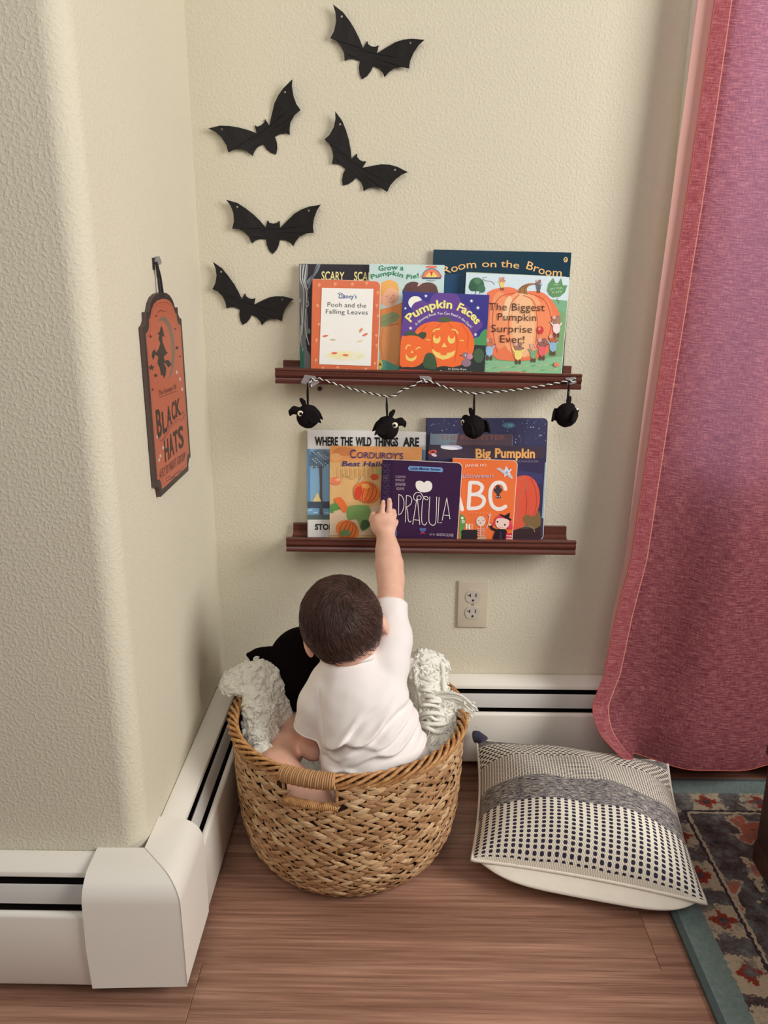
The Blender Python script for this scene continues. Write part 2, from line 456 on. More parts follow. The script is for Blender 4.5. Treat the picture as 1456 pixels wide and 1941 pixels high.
for k in range(10):
    xs = [-2]+joints[k]+[3.4]
    for x0, x1 in zip(xs[:-1], xs[1:]): plank(x0, x1, edges[k+1], edges[k])
b.box((-2, -2.4, -.03), (3.4, .12, -.0016))
tag(b.build('floor', M_floor), kind='structure')
# window behind the curtain
w = tag(empty('window_1', (WX0, 0, WZ0)), kind='structure')
M_trim = metal_paint('white_window_trim', (240, 238, 232), .4)
b = MB(); t = .075
b.box((WX0-t, -.018, WZ0-t), (WX0, .0, WZ1+t)); b.box((WX1, -.018, WZ0-t), (WX1+t, .0, WZ1+t)); b.box((WX0, -.018, WZ1), (WX1, 0, WZ1+t)); b.box((WX0, -.03, WZ0-t), (WX1, 0, WZ0))
for x in (WX0, (WX0+WX1)/2-.02, WX1-.04): b.box((x, .06, WZ0), (x+.04, .10, WZ1))
b.box((WX0, .06, WZ0), (WX1, .10, WZ0+.04)); b.box((WX0, .06, WZ1-.04), (WX1, .10, WZ1))
put(b.build('window_frame', M_trim), w)
n = NT('window_glass', .02); g = n.node('ShaderNodeBsdfGlossy', {'Roughness': .02}); tr = n.node('ShaderNodeBsdfTransparent')
mx = n.node('ShaderNodeMixShader', {0: .08, 1: tr.outputs[0], 2: g.outputs[0]}); n.link(mx.outputs[0], n.t.nodes['Material Output'].inputs[0])
b = MB(); b.box((WX0+.02, .078, WZ0+.02), (WX1-.02, .082, WZ1-.02)); put(b.build('window_pane', n.mat), w)

# ------------------------------------------------------------------ baseboard heaters
def heater(name, label, A, along, out, L, z_gap=.022):
    A, along, out = (np.asarray(q, float) for q in (A, along, out)); up = np.array([0, 0, 1.])
    r = root(name, tuple(A), label, 'heater')
    def sweep(prof, part, mat):
        mb = MB(); n_ = len(prof)
        mb.add([A+out*d+up*z for d, z in prof]+[A+along*L+out*d+up*z for d, z in prof],
               [(i, (i+1) % n_, n_+(i+1) % n_, n_+i) for i in range(n_)]+[tuple(range(n_-1, -1, -1)), tuple(range(n_, 2*n_))])
        o = mb.build(part, mat); bm = bmesh.new(); bm.from_mesh(o.data); bmesh.ops.recalc_face_normals(bm, faces=bm.faces); bm.to_mesh(o.data); bm.free()
        smooth_by_angle(o, 50); return put(o, r)
    sweep([(.001, .03), (.006, .03), (.006, .222), (.039, .2155), (.040, .2095), (.0412, .2095), (.0412, .217), (.040, .2192), (.006, .2265), (.001, .2265)], 'back_cover', M_heater)
    sweep([(.0065, .035), (.058, .035), (.058, .04), (.012, .045), (.012, .13), (.046, .13), (.046, .136), (.012, .136), (.0115, .2135), (.0065, .2135)], 'gap_shade_tray', M_dark)  # near-black tray and strip behind the damper: gap shade put into colour
    sweep([(.0445, .199), (.0465, .2005), (.0480, .199), (.0485, .195), (.0500, .193), (.0525, .173), (.0525, .168), (.0505, .167), (.050, .173), (.0475, .191)], 'damper', M_damper)
    fp = [(.0585, .1610)]+[(.0615+.0075*math.sin(t), .1545+.0075*math.cos(t)) for t in [PI/2*i/6 for i in range(7)]]+[(.069, z_gap+.004), (.066, z_gap), (.05, z_gap), (.05, z_gap+.002), (.065, z_gap+.004), (.0665, .153), (.0610, .1595)]
    sweep(fp, 'front_panel', M_heater)
    return r
heater('baseboard_heater', 'long white baseboard heater along the back wall behind basket and cushion', (0.002, -.0005, 0), (1, 0, 0), (0, -1, 0), 2.6, .034)
heater('baseboard_heater', 'white baseboard heater on the side wall under the orange sign', (.0005, -D+.075, 0), (0, 1, 0), (1, 0, 0), D-.150)
heater('baseboard_heater', 'white baseboard heater at lower left below the wall facing the viewer', (-1.2, -D-.0005, 0), (1, 0, 0), (0, -1, 0), 1.13)
# outside corner cover
r = root('corner_cover', (.0, -D, 0), 'white enamel corner cover joining the two left heaters', 'heater cover')
cp = [(.0, .2335), (.02, .2315)]+[(.036+.038*math.sin(t), .187+.0425*math.cos(t)) for t in [PI/2*i/9 for i in range(1, 10)]]+[(.0745, .10), (.0745, .024)]
def plate(ends, name, th=.0014):
    mb = MB(); n_ = len(cp); P = []
    for q in (0, th):
        for e in ends: P += [e(d-q if d > .01 else d, z-(q if z > .05 else 0)) for d, z in cp]
    for i in range(n_-1):
        mb.add([P[i], P[i+1], P[n_+i+1], P[n_+i]], [(0, 1, 2, 3)])
        mb.add([P[2*n_+i], P[2*n_+i+1], P[3*n_+i+1], P[3*n_+i]], [(3, 2, 1, 0)])
    for i in range(n_-1):
        for s0 in (0, n_): mb.add([P[s0+i], P[s0+i+1], P[2*n_+s0+i+1], P[2*n_+s0+i]], [(0, 1, 2, 3)])
    o = mb.build(name, M_heater); bm = bmesh.new(); bm.from_mesh(o.data); bmesh.ops.remove_doubles(bm, verts=bm.verts, dist=1e-6); bmesh.ops.recalc_face_normals(bm, faces=bm.faces); bm.to_mesh(o.data); bm.free()
    smooth_by_angle(o, 50); return put(o, r)
mit = lambda k: (lambda d, z: (d+k, -D-d-k, z-(.006 if z < .05 else 0)))
plate([lambda d, z: (-.078-.004*math.sin(z*14), -D-d, z-.001), lambda d, z: (d+.0, -D-d, z-(.0 if z > .05 else -.006))], 'front_plate')
plate([lambda d, z: (d+.0005, -D-d-.0008, z+(.0012 if z > .05 else .01)), lambda d, z: (d+.0005, -D+.078+.004*math.sin(z*14), z+(.0012 if z > .05 else .012))], 'side_plate')
# inner corner cover plate
r = root('inner_corner_cover', (0.002, -.002, 0), 'small flat white plate covering the inside heater corner behind the basket', 'heater cover')
b = MB(); b.extrude([(.001, -.001), (.001, -.078), (.049, -.081), (.072, -.049), (.078, -.001)], (0, 0, .2275), (1, 0, 0), (0, 1, 0), (0, 0, 1), .002)
put(b.build('top_plate', M_heater), r)
b = MB(); b.box((.044, -.081, .2), (.0485, -.0485, .2275)); b.box((.0485, -.0505, .2), (.078, -.0485, .2275)); put(b.build('skirt', M_heater), r)

# ------------------------------------------------------------------ outlet
OX, OZ = .4029, .403
OX = at(896, 1144, 1, 0)[0]; OZ = at(896, 1144, 1, 0)[2]
r = root('wall_outlet', (OX, 0, OZ), 'beige duplex wall outlet below the lower book ledge', 'outlet')
M_out = plain('almond_plastic', (206, 194, 172), .3); M_face = plain('ivory_plastic', (198, 190, 176), .35); M_slot = plain('slot_dark', (40, 30, 28), .7)
b = MB(); b.box((-.035, -.006, -.0572), (.035, -.0003, .0572)); o = b.build('cover_plate', M_out, r); bevel(o, .0025, 3)
for s_ in (1, -1):
    zc = .0195*s_
    b = MB(); pts = [(.0172*math.cos(t), max(-.0145, min(.0145, .0172*math.sin(t)))) for t in [2*PI*i/40 for i in range(40)]]
    b.extrude(pts, (0, -.0055, zc), (1, 0, 0), (0, 0, 1), (0, -1, 0), .0022); f_ = b.build('receptacle', M_face, r)
    b = MB(); y0, y1 = -.0083, -.0076
    b.box((.0055, y0, zc-.0002), (.0075, y1, zc+.0078)); b.box((-.0075, y0, zc-.0002), (-.0055, y1, zc+.0078)); b.box((-.0125, y0, zc+.003), (-.0075, y1, zc+.0047))
    b.extrude([(.0026*math.cos(t), -.0085+.0026*math.sin(t)) for t in [2*PI*i/16 for i in range(16)]], (0, y1, zc), (1, 0, 0), (0, 0, 1), (0, -1, 0), .0007)
    b.build('slots', M_slot, f_)
b = MB(); b.extrude([(.003*math.cos(t), .003*math.sin(t)) for t in [2*PI*i/16 for i in range(16)]], (0, -.006, 0), (1, 0, 0), (0, 0, 1), (0, -1, 0), .001); b.box((-.0026, -.0072, -.0004), (.0026, -.0068, .0004))
b.build('screw', M_slot if False else plain('steel_screw', (150, 140, 128), .4), r)

# ------------------------------------------------------------------ rug and cabinet
b = MB(); b.box((.911, -2.3, .0003), (2.6, -.085, .010)); o = b.build('rug', rug_material()); bevel(o, .003, 2)
tag(o, 'grey and red oriental rug with teal border on the wood floor', 'rug')
r = root('cabinet', (1.117, -.361, .01), 'dark brown wooden cabinet standing on the rug at the right edge', 'cabinet')
b = MB(); b.box((1.1175, -1.15, .012), (1.56, -.361, .25)); put(bevel(b.build('carcass', M_cab), .002), r)
b = MB(); b.box((1.1155, -1.152, .011), (1.562, -.359, .058)); put(bevel(b.build('plinth', M_cab), .002), r)
b = MB(); b.box((1.112, -1.16, .25), (1.57, -.354, .27)); put(bevel(b.build('top', M_cab), .003), r)
# ------------------------------------------------------------------ picture ledges
def ledge(label, x0, x1, zb, tilt):
    r = root('picture_ledge', ((x0+x1)/2, 0, zb), label, 'wall shelf', 'wooden picture ledges on the back wall')
    r.rotation_euler = (0, tilt, 0); L = (x1-x0)/2
    def bar(part, prof, l):
        mb = MB(); n_ = len(prof)
        mb.add([(-l, -d, z) for d, z in prof]+[(l, -d, z) for d, z in prof], [(i, n_+i, n_+(i+1) % n_, (i+1) % n_) for i in range(n_)])
        for off in (0, n_):
            tri = tessellate_polygon([[Vector((p[0], p[1], 0)) for p in prof]])
            mb.add(mb.v[off:off+n_], tri)
        o = mb.build(part, M_ledge, r); bm = bmesh.new(); bm.from_mesh(o.data); bmesh.ops.remove_doubles(bm, verts=bm.verts, dist=1e-6); bmesh.ops.recalc_face_normals(bm, faces=bm.faces); bm.to_mesh(o.data); bm.free()
        smooth_by_angle(o, 30)
    bar('front_lip', [(.0785, 0), (.0885, 0), (.0895, .002), (.0895, .005), (.0865, .0085), (.0860, .0105), (.0885, .0145), (.0905, .0165), (.0905, .0195), (.0875, .0225), (.0872, .0245), (.0895, .0262), (.0900, .0285), (.0885, .0305), (.0800, .0305), (.0785, .029)], L)
    bar('shelf_board', [(.0008, .0005), (.0784, .0005), (.0784, .010), (.0008, .010)], L-.003)
    bar('back_rail', [(.0008, .0101), (.020, .0101), (.020, .014), (.0135, .020), (.012, .026), (.012, .0365), (.010, .038), (.0008, .038)], L-.006)
    return lambda x: zb+.0101-(x-(x0+x1)/2)*math.tan(tilt)
fl_up = ledge('upper wooden picture ledge with the twine taped along its front', .159, .772, .9095, .0163)
fl_lo = ledge('lower wooden picture ledge above the wall outlet', .170, .785, .5555, .005)

# ------------------------------------------------------------------ books
M_page = plain('paper_edges', (238, 230, 212), .7)
def rrect(w, h, rl, rr, n=6):
    out = []
    for cx, cy, r_, a0 in ((w-rr, rr, rr, -90), (w-rr, h-rr, rr, 0), (rl, h-rl, rl, 90), (rl, rl, rl, 180)):
        if r_ < 1e-5: out.append((cx, cy)); continue
        out += [(cx+r_*math.cos(math.radians(a0+90*i/n)), cy+r_*math.sin(math.radians(a0+90*i/n))) for i in range(n+1)]
    return out
def book(name, label, TL, TR, BL, yb, yt, floor, th, color, group, kind='paper', rough=.3):
    lean = np.array([0, yt-yb, .2]); lean /= np.linalg.norm(lean); n = np.array([0, -lean[2], lean[1]])
    P0 = np.array([0, yb, floor(.47)])
    a, b_, c = (on_plane(q[0], q[1], P0, n) for q in (TL, TR, BL))
    u1 = (b_-a)/np.linalg.norm(b_-a); v1 = (a-c)/np.linalg.norm(a-c); u2 = np.cross(v1, n)
    u = u1+u2; u /= np.linalg.norm(u); v = np.cross(n, u); w = np.linalg.norm(b_-a)
    h = min((a[2]-floor(a[0]))/v[2], (a[2]+w*u[2]-floor(b_[0]))/v[2])-.0008-th*max(0, n[2])/v[2]
    O = a-h*v
    r = root(name, (0, 0, 0), label, 'book', group)
    mt = Matrix.Identity(4)
    for i in range(3): mt[i][0], mt[i][1], mt[i][2], mt[i][3] = u[i], v[i], n[i], O[i]
    r.matrix_world = mt
    tc = {'paper': .0006, 'hard': .0024, 'board': .0009}[kind]
    rr = {'paper': .0004, 'hard': .0012, 'board': .010}[kind]; rl = .0012 if kind == 'board' else .0008; ov = {'paper': .0003, 'hard': .003, 'board': .0}[kind]
    cov = NT('book_cover_print', rough, .5); nz = cov.noise(cov.coord(), 25, 4, .65)
    cov.color(cov.mix(nz, rgb(color, 1.05), rgb(color, 1.42)))
    mb = MB(); R_ = rrect(w, h, rl, rr)
    mb.extrude(R_, (0, 0, -tc), (1, 0, 0), (0, 1, 0), (0, 0, 1), tc); mb.extrude(R_, (0, 0, -th), (1, 0, 0), (0, 1, 0), (0, 0, 1), tc)
    mb.box((0, .001, -th), (tc, h-.001, 0))
    mb.build('cover', cov.mat, r)
    mb = MB(); Q = rrect(w-2*ov+(0 if kind != 'board' else .0009), h-2*ov+(0 if kind != 'board' else .0009), rl, max(rr-ov*.5, .0004)); mb.extrude([(p[0]+(ov+tc*.5 if kind != 'board' else .0004), p[1]+ov-(.0004 if kind == 'board' else 0)) for p in Q], (0, 0, -th+tc), (1, 0, 0), (0, 1, 0), (0, 0, 1), th-2*tc)
    mb.build('pages', M_page, r)
    p = Print(O, u, v, n, local=True); p.clip = (.0002, .0002, w-.0002, h-.0002); p.root = r; p.w, p.h = w, h
    return p
G_UP, G_LO = 'picture books leaning on the upper ledge', 'picture books leaning on the lower ledge'

# --- upper ledge, back row
p = book('picture_book', 'black picture book with a grey tree trunk, left end of the upper ledge', (567, 500), (790, 504), (570, 697), -.0255, -.0135, fl_up, .004, (38, 34, 42), G_UP)
p.zoom(550, 480, 8.089); TR_ = (150, 152, 152)
p.poly([(135, 165), (275, 170), (270, 330), (245, 430), (275, 600), (285, 760), (255, 860), (270, 1000), (280, 1190), (240, 1330), (260, 1480), (310, 1560), (310, 1800), (145, 1800)], (112, 118, 122))
p.poly([(410, 170), (462, 172), (430, 270), (340, 400), (290, 540), (262, 470), (255, 420), (350, 320)], (112, 122, 128), True)
for q in ([(165, 180), (160, 400), (210, 560), (200, 900), (180, 1250)], [(215, 175), (190, 380), (250, 600), (250, 760)], [(150, 700), (180, 1000), (160, 1300), (200, 1500)], [(250, 180), (225, 420), (270, 560)], [(240, 850), (225, 1050), (250, 1250), (290, 1400)]): p.line(q, 14, (186, 188, 184))
for q in ([(180, 180), (175, 380), (230, 600), (225, 900), (205, 1250)], [(235, 175), (205, 380)], [(160, 760), (170, 1100)], [(275, 620), (265, 760)], [(420, 200), (330, 380), (275, 520)]): p.line(q, 9, (40, 40, 48))
p.ell(262, 778, 24, 46, (170, 172, 170)); p.ell(262, 778, 11, 26, (60, 62, 70))
for q in ([(150, 1790), (190, 1600), (215, 1400)], [(190, 1790), (200, 1650), (160, 1420)], [(165, 1700), (175, 1560), (185, 1380)], [(150, 1600), (165, 1480), (170, 1350)]): p.line(q, lambda t: 26*(1-t)+3, (40, 116, 92))
p.poly([(268, 1195), (300, 1150), (310, 1190), (308, 1225), (280, 1230)], (92, 140, 122), True)
p.part = 'lettering'
p.text('SCARY', [(480, 414), (830, 424)], 142, (246, 214, 150), .016); p.text('SCARY', [(978, 420), (1330, 432)], 142, (246, 214, 150), .016)
p.build(p.root)

p = book('picture_book', 'dark teal picture book, tallest at the back right of the upper ledge', (822, 473), (1083, 482), (817, 700), -.0260, -.0135, fl_up, .0045, (24, 52, 68), G_UP, rough=.22)
p.zoom(870, 470, 6.067)
p.poly([(-290, 300), (-290, 1400), (120, 1400), (80, 300)], (26, 66, 100))
p.ell(1228, 135, 24, 31, (226, 184, 110), 8); p.ell(1228, 135, 13, 22, (40, 44, 50), 8); p.ell(1231, 140, 5, 14, (235, 225, 200), 10)
p.part = 'lettering'
p.text('Room', [(-170, 310), (-110, 285), (0, 262), (60, 240), (200, 228)], 92, (232, 176, 112), .004)
p.text('on', [(265, 218), (430, 222)], 80, (232, 176, 112), .004)
p.text('the', [(480, 218), (585, 226), (690, 240)], 85, (232, 176, 112), .004)
p.text('Broom', [(770, 238), (870, 270), (1000, 315), (1180, 330)], 96, (232, 176, 112), .004)
p.build(p.root)

# --- upper ledge, middle row
p = book('picture_book', 'pale blue thin picture book with two children in pumpkin costumes, mid upper ledge', (700, 500), (843, 501), (695, 706), -.040, -.0225, fl_up, .003, (186, 208, 206), G_UP)
p.zoom(690, 480, 5.824)
p.ell(268, 470, 120, 116, (232, 170, 140)); p.poly([(190, 480), (185, 350), (235, 305), (300, 298), (365, 330), (385, 400), (375, 440), (330, 390), (280, 385), (235, 425)], (228, 168, 92), True)
p.line([(275, 530), (310, 545), (338, 515)], 5, (150, 80, 66)); p.line([(285, 500), (298, 508), (305, 492)], 4, (150, 80, 66)); p.line([(240, 480), (250, 472), (260, 480)], 4, (120, 76, 60)); p.line([(315, 470), (325, 463), (335, 472)], 4, (120, 76, 60))
p.poly([(180, 620), (300, 590), (430, 540), (500, 620), (480, 1000), (380, 1280), (280, 1230), (180, 1190)], (222, 138, 74))
p.ell(290, 990, 122, 270, (224, 150, 92)); p.line([(215, 830), (185, 1000), (215, 1180)], 5, (176, 96, 56)); p.line([(250, 800), (380, 780)], 10, (196, 92, 56))
p.poly([(185, 790), (200, 690), (260, 665), (330, 650), (390, 680), (385, 720), (350, 760), (300, 775), (250, 810), (200, 812)], (140, 150, 104), True); p.line([(200, 780), (280, 725), (370, 690)], 4, (100, 116, 76))
p.poly([(165, 1310), (170, 1170), (260, 1190), (400, 1260), (420, 1320)], (92, 160, 138)); p.ell(175, 1228, 28, 56, (222, 196, 96)); p.star(178, 1228, 26, (120, 80, 60), 3)
p.ell(545, 390, 100, 76, (92, 62, 58)); p.ell(705, 395, 105, 74, (98, 66, 60)); p.ell(480, 430, 55, 60, (88, 58, 56)); p.ell(770, 430, 50, 50, (92, 62, 58)); p.poly([(590, 370), (600, 335), (628, 325), (622, 350)], (232, 190, 186)); p.ell(620, 520, 110, 90, (150, 100, 84))
p.poly([(640, 270), (660, 215), (690, 180), (745, 165), (800, 180), (835, 215), (852, 270)], (224, 128, 84), True); p.line([(648, 262), (670, 205), (745, 170), (820, 205), (846, 262)], 11, (92, 120, 168)); p.poly([(688, 262), (705, 225), (745, 205), (785, 225), (802, 262)], (238, 198, 110), True); p.poly([(728, 205), (762, 205), (745, 258)], (200, 60, 50)); p.poly([(640, 266), (852, 266), (846, 284), (646, 284)], (60, 70, 108)); p.poly([(692, 138), (800, 138), (804, 162), (688, 162)], (222, 116, 92))
p.line([(690, 299), (790, 297)], 4, (110, 120, 120)); p.line([(722, 315), (770, 314)], 4, (110, 120, 120))
p.part = 'lettering'
p.text('Grow a', [(160, 190), (240, 192), (330, 180), (435, 190)], 58, (34, 124, 84), .016, space=1.05)
p.text('Pumpkin Pie!', [(85, 285), (180, 262), (290, 240), (400, 262), (480, 285), (610, 268)], 52, (34, 124, 84), .016, space=1.05)
p.build(p.root)

p = book('board_book', 'board book with a giant orange pumpkin and mice, right end of the upper ledge', (884, 516), (1080, 521), (868, 706), -.048, -.028, fl_up, .009, (122, 160, 112), G_UP, 'board')
p.zoom(870, 470, 6.067); SK = (196, 212, 222)
p.poly([(0, 280), (1300, 280), (1300, 610), (1180, 605), (1060, 590), (900, 560), (0, 560)], SK)
p.poly([(1060, 590), (1180, 600), (1300, 610), (1300, 760), (1100, 700)], (116, 164, 128))
p.poly([(0, 1330), (300, 1290), (700, 1310), (1300, 1250), (1300, 1500), (0, 1500)], (132, 178, 138))
for k in range(26):
    x = 300+k*37; y = 1330+(k*53) % 110; p.ell(x, y, 30, 7, ((104, 158, 104), (160, 190, 130), (176, 168, 130))[k % 3], -12)
p.ell(205, 420, 85, 80, (54, 98, 72)); p.ell(160, 445, 48, 55, (46, 86, 62)); p.ell(265, 470, 40, 46, (62, 106, 80)); p.ell(215, 380, 40, 40, (74, 118, 88)); p.line([(190, 500), (188, 530)], 8, (60, 60, 50)); p.line([(240, 500), (242, 525)], 6, (60, 60, 50))
PK = (224, 116, 78)
p.poly([(320, 560), (350, 500), (440, 465), (560, 450), (650, 470), (720, 520), (790, 500), (900, 500), (990, 530), (1080, 620), (1150, 740), (1160, 850), (1130, 1000), (1060, 1150), (960, 1250), (800, 1290), (640, 1300), (520, 1290), (430, 1270), (340, 1150), (300, 900)], PK, True)
p.ell(740, 880, 270, 380, (236, 158, 112)); p.ell(470, 830, 120, 330, (232, 142, 98)); p.ell(740, 880, 130, 370, (242, 176, 132)); p.ell(990, 860, 90, 270, (232, 132, 90)); p.ell(560, 700, 50, 150, (244, 190, 150), 10)
for q in ([(690, 540), (600, 640), (570, 850), (590, 1100), (640, 1290)], [(740, 545), (860, 620), (900, 850), (880, 1100), (830, 1270)], [(640, 520), (480, 560), (400, 700), (390, 950), (440, 1200)], [(800, 520), (980, 600), (1060, 800), (1040, 1000), (960, 1200)]): p.line(q, 9, (190, 76, 52))
p.poly([(676, 515), (690, 470), (740, 430), (800, 408), (868, 408), (868, 420), (800, 440), (780, 480), (792, 535), (740, 525)], (150, 108, 62), True); p.line([(700, 510), (715, 460), (770, 428)], 7, (96, 64, 40)); p.line([(750, 515), (752, 470), (800, 425)], 7, (96, 64, 40))
p.poly([(1012, 490), (1030, 410), (1085, 345), (1115, 410), (1150, 395), (1175, 345), (1195, 430), (1245, 432), (1220, 510), (1160, 560), (1080, 570), (1040, 540)], (92, 140, 92)); p.line([(1140, 572), (1125, 600), (1150, 610), (1145, 640)], 5, (92, 120, 92))
p.line([(410, 420), (370, 385), (300, 375), (275, 345), (320, 335)], 5, (120, 110, 110))
def mouse(x, y, k, coat, fur=(150, 112, 96), flip=1):
    p.ell(x, y+34*k, 22*k, 34*k, coat); p.ell(x-10*k, y+76*k, 7*k, 16*k, (96, 70, 56)); p.ell(x+10*k, y+76*k, 7*k, 16*k, (96, 70, 56))
    p.line([(x-16*k, y+20*k), (x-34*k, y-4*k)], 9*k, coat); p.line([(x+16*k, y+20*k), (x+30*k, y+4*k)], 9*k, coat)
    p.ell(x, y-12*k, 24*k, 19*k, fur, 20*flip); p.ell(x+24*k*flip, y-6*k, 10*k, 7*k, fur); p.ell(x-14*k, y-32*k, 12*k, 12*k, (206, 160, 150)); p.ell(x+14*k, y-32*k, 12*k, 12*k, fur); p.ell(x+32*k*flip, y-6*k, 3*k, 3*k, (40, 30, 30)); p.ell(x+10*k*flip, y-16*k, 3*k, 3*k, (30, 24, 24))
mouse(495, 385, 1.15, (226, 190, 110), (196, 130, 112)); mouse(915, 415, 1.15, (92, 92, 108), (128, 104, 100), -1)
mouse(350, 1120, 1.9, (150, 184, 214), (190, 116, 88)); mouse(680, 1165, 1.9, (232, 206, 118), (150, 112, 98)); mouse(855, 1170, 1.6, (120, 160, 120), (214, 150, 120)); mouse(955, 1120, 1.9, (214, 98, 98), (140, 96, 84)); mouse(1080, 1075, 1.8, (132, 174, 200), (176, 98, 70)); mouse(1120, 860, 1.9, (232, 206, 206), (158, 118, 96), -1)
p.line([(915, 985), (905, 1080), (905, 1160)], 4, (140, 60, 56)); p.ell(934, 945, 38, 45, (190, 56, 58)); p.ell(924, 930, 15, 18, (226, 130, 126)); p.ell(1120, 1342, 32, 26, (214, 126, 100))
p.poly([(475, 1420), (775, 1424), (775, 1456), (475, 1456)], (196, 52, 58))
p.part = 'lettering'; BR_ = (62, 34, 36)
for t, x0, x1, y in (('The Biggest', 345, 985, 722), ('Pumpkin', 445, 885, 838), ('Surprise', 372, 840, 972), ('Ever!', 472, 750, 1092)): p.text(t, [(x0, y-6), (x1, y+4)], 88, BR_, -.004, space=1.05)
p.text('WITH', [(1085, 435), (1145, 432)], 18, (190, 214, 180)); p.text('LIFT-THE-', [(1045, 490), (1195, 470)], 24, (196, 216, 184)); p.text('FLAPS!', [(1070, 528), (1185, 512)], 24, (196, 216, 184))
p.text('SCHOLASTIC', [(520, 1450), (765, 1452)], 22, (246, 206, 200), .01)
p.build(p.root)

# --- upper ledge, front row
p = book('board_book', 'orange bordered board book with a white panel, front left of the upper ledge', (592, 529), (721, 532), (587, 700), -.0655, -.043, fl_up, .009, (204, 104, 66), G_UP, 'board')
p.zoom(550, 480, 8.089); LF = (232, 150, 108)
def leaf(x, y, k, c, a=0):
    p.star(x, y, 34*k, c, 5, .45, -90+a); p.line([(x, y), (x-8*k, y+48*k)], 7*k, c)
for i, (x, y) in enumerate([(445, 485), (690, 470), (955, 475), (1175, 460), (1345, 600), (1330, 800), (1350, 960), (1325, 1260), (1330, 1410), (1300, 1690), (420, 800), (440, 1090), (405, 1330), (395, 1640), (500, 1760), (730, 1750), (870, 1790), (1160, 1780)]): leaf(x, y, 1.05, LF, i*37)
p.poly([(488, 532), (1278, 546), (1237, 1728), (446, 1702)], (244, 238, 226))
p.ell(850, 1570, 310, 78, (240, 230, 196), 1); p.ell(760, 1560, 180, 50, (236, 222, 170)); p.ell(1080, 1590, 60, 14, (224, 222, 172), -30)
for x, y, c, a in ((540, 1270, (222, 122, 96), -10), (655, 1328, (196, 198, 170), 5), (1085, 1180, (226, 142, 96), -60), (1150, 1250, (214, 116, 88), -30), (1065, 1348, (228, 218, 176), -20), (680, 1532, (222, 112, 84), 0), (850, 1562, (222, 120, 90), 5)): p.ell(x, y, 44, 17, c, a); p.line([(x-46, y+8), (x+46, y-6)], 4, (186, 92, 66))
p.part = 'lettering'
p.text("Disney's", [(745, 690), (1018, 694)], 66, (36, 74, 142), .006, .15); p.line([(728, 625), (760, 612), (800, 622), (835, 660), (810, 690), (760, 685)], 8, (36, 74, 142)); p.line([(955, 690), (945, 715)], 7, (36, 74, 142))
p.text('Pooh and the', [(575, 820), (1168, 838)], 72, (44, 52, 52), -.006, space=1.05); p.text('Falling Leaves', [(550, 926), (1190, 942)], 72, (44, 52, 52), -.006, space=1.05)
p.build(p.root)

p = book('picture_book', 'purple night picture book with two smiling jack-o-lanterns, front middle of the upper ledge', (764, 552), (928, 558), (756, 703), -.0655, -.043, fl_up, .005, (52, 48, 128), G_UP)
p.zoom(690, 480, 5.824); OR = (238, 104, 48); YL = (250, 196, 108); GN = (66, 82, 62)
p.poly([(440, 430), (1390, 455), (1340, 1340), (390, 1310)], (50, 46, 126))
p.poly([(430, 740), (500, 660), (580, 640), (640, 560), (720, 540), (760, 460), (850, 430), (960, 430), (1040, 470), (1080, 550), (1160, 600), (1200, 680), (1270, 720), (1310, 800), (1240, 880), (1180, 1000), (420, 1000)], (92, 60, 138), True)
p.poly([(1210, 950), (1270, 920), (1300, 870), (1362, 850), (1340, 1100), (1210, 1060)], (72, 140, 86), True); p.poly([(390, 1230), (700, 1180), (1230, 1010), (1345, 1020), (1340, 1345), (385, 1310)], (46, 50, 48))
p.ell(568, 545, 78, 72, (248, 238, 214)); p.ell(600, 590, 78, 56, (92, 60, 138), -25); p.ell(640, 560, 50, 40, (92, 60, 138))
for x, y, k in ((684, 472, 21), (458, 608, 17), (515, 828, 22), (1187, 527, 22), (1258, 603, 23), (1232, 897, 21)): p.star(x, y, k, (246, 242, 240), 5, .42, -80)
p.poly([(825, 745), (850, 710), (900, 700), (950, 715), (975, 760), (900, 770)], (80, 92, 60), True)
p.poly([(560, 880), (640, 790), (760, 755), (880, 765), (980, 755), (1090, 775), (1170, 850), (1215, 960), (1205, 1090), (1130, 1200), (1000, 1255), (880, 1245), (790, 1255), (700, 1180), (600, 1000)], OR, True)
for q in ([(860, 775), (780, 850), (750, 1000), (790, 1200)], [(930, 770), (1000, 860), (1030, 1000), (1000, 1200)], [(700, 790), (640, 860), (640, 960)], [(1080, 790), (1150, 900), (1140, 1050)]): p.line(q, 8, (204, 76, 36))
for x, y in ((803, 945), (966, 947)): p.ell(x, y, 42, 52, YL); p.ell(x+4, y-32, 26, 30, OR)
p.line([(765, 868), (790, 842), (835, 838)], 15, YL); p.line([(975, 842), (1010, 850), (1036, 884)], 15, YL); p.line([(690, 955), (728, 958)], 11, YL); p.line([(1062, 962), (1096, 966)], 11, YL)
p.poly([(885, 985), (915, 1035), (855, 1038)], YL)
p.poly([(748, 1052), (800, 1090), (840, 1100), (850, 1125), (905, 1128), (918, 1100), (960, 1095), (1012, 1070), (990, 1130), (930, 1165), (870, 1176), (800, 1150), (760, 1100)], YL)
p.poly([(450, 900), (470, 868), (520, 858), (570, 880), (600, 920), (520, 925)], GN, True); p.poly([(590, 900), (640, 870), (686, 880), (680, 930), (640, 950), (610, 930)], (62, 74, 54), True)
p.poly([(412, 940), (460, 915), (540, 908), (620, 930), (680, 1000), (695, 1090), (660, 1190), (580, 1250), (480, 1255), (395, 1225)], OR, True)
p.line([(462, 1055), (482, 1015), (510, 1020)], 13, YL); p.line([(575, 1060), (600, 1040), (620, 1045)], 13, YL); p.poly([(530, 1068), (546, 1100), (516, 1102)], YL); p.poly([(462, 1110), (490, 1150), (520, 1160), (550, 1150), (580, 1130), (570, 1170), (530, 1194), (490, 1185), (465, 1160)], YL, True)
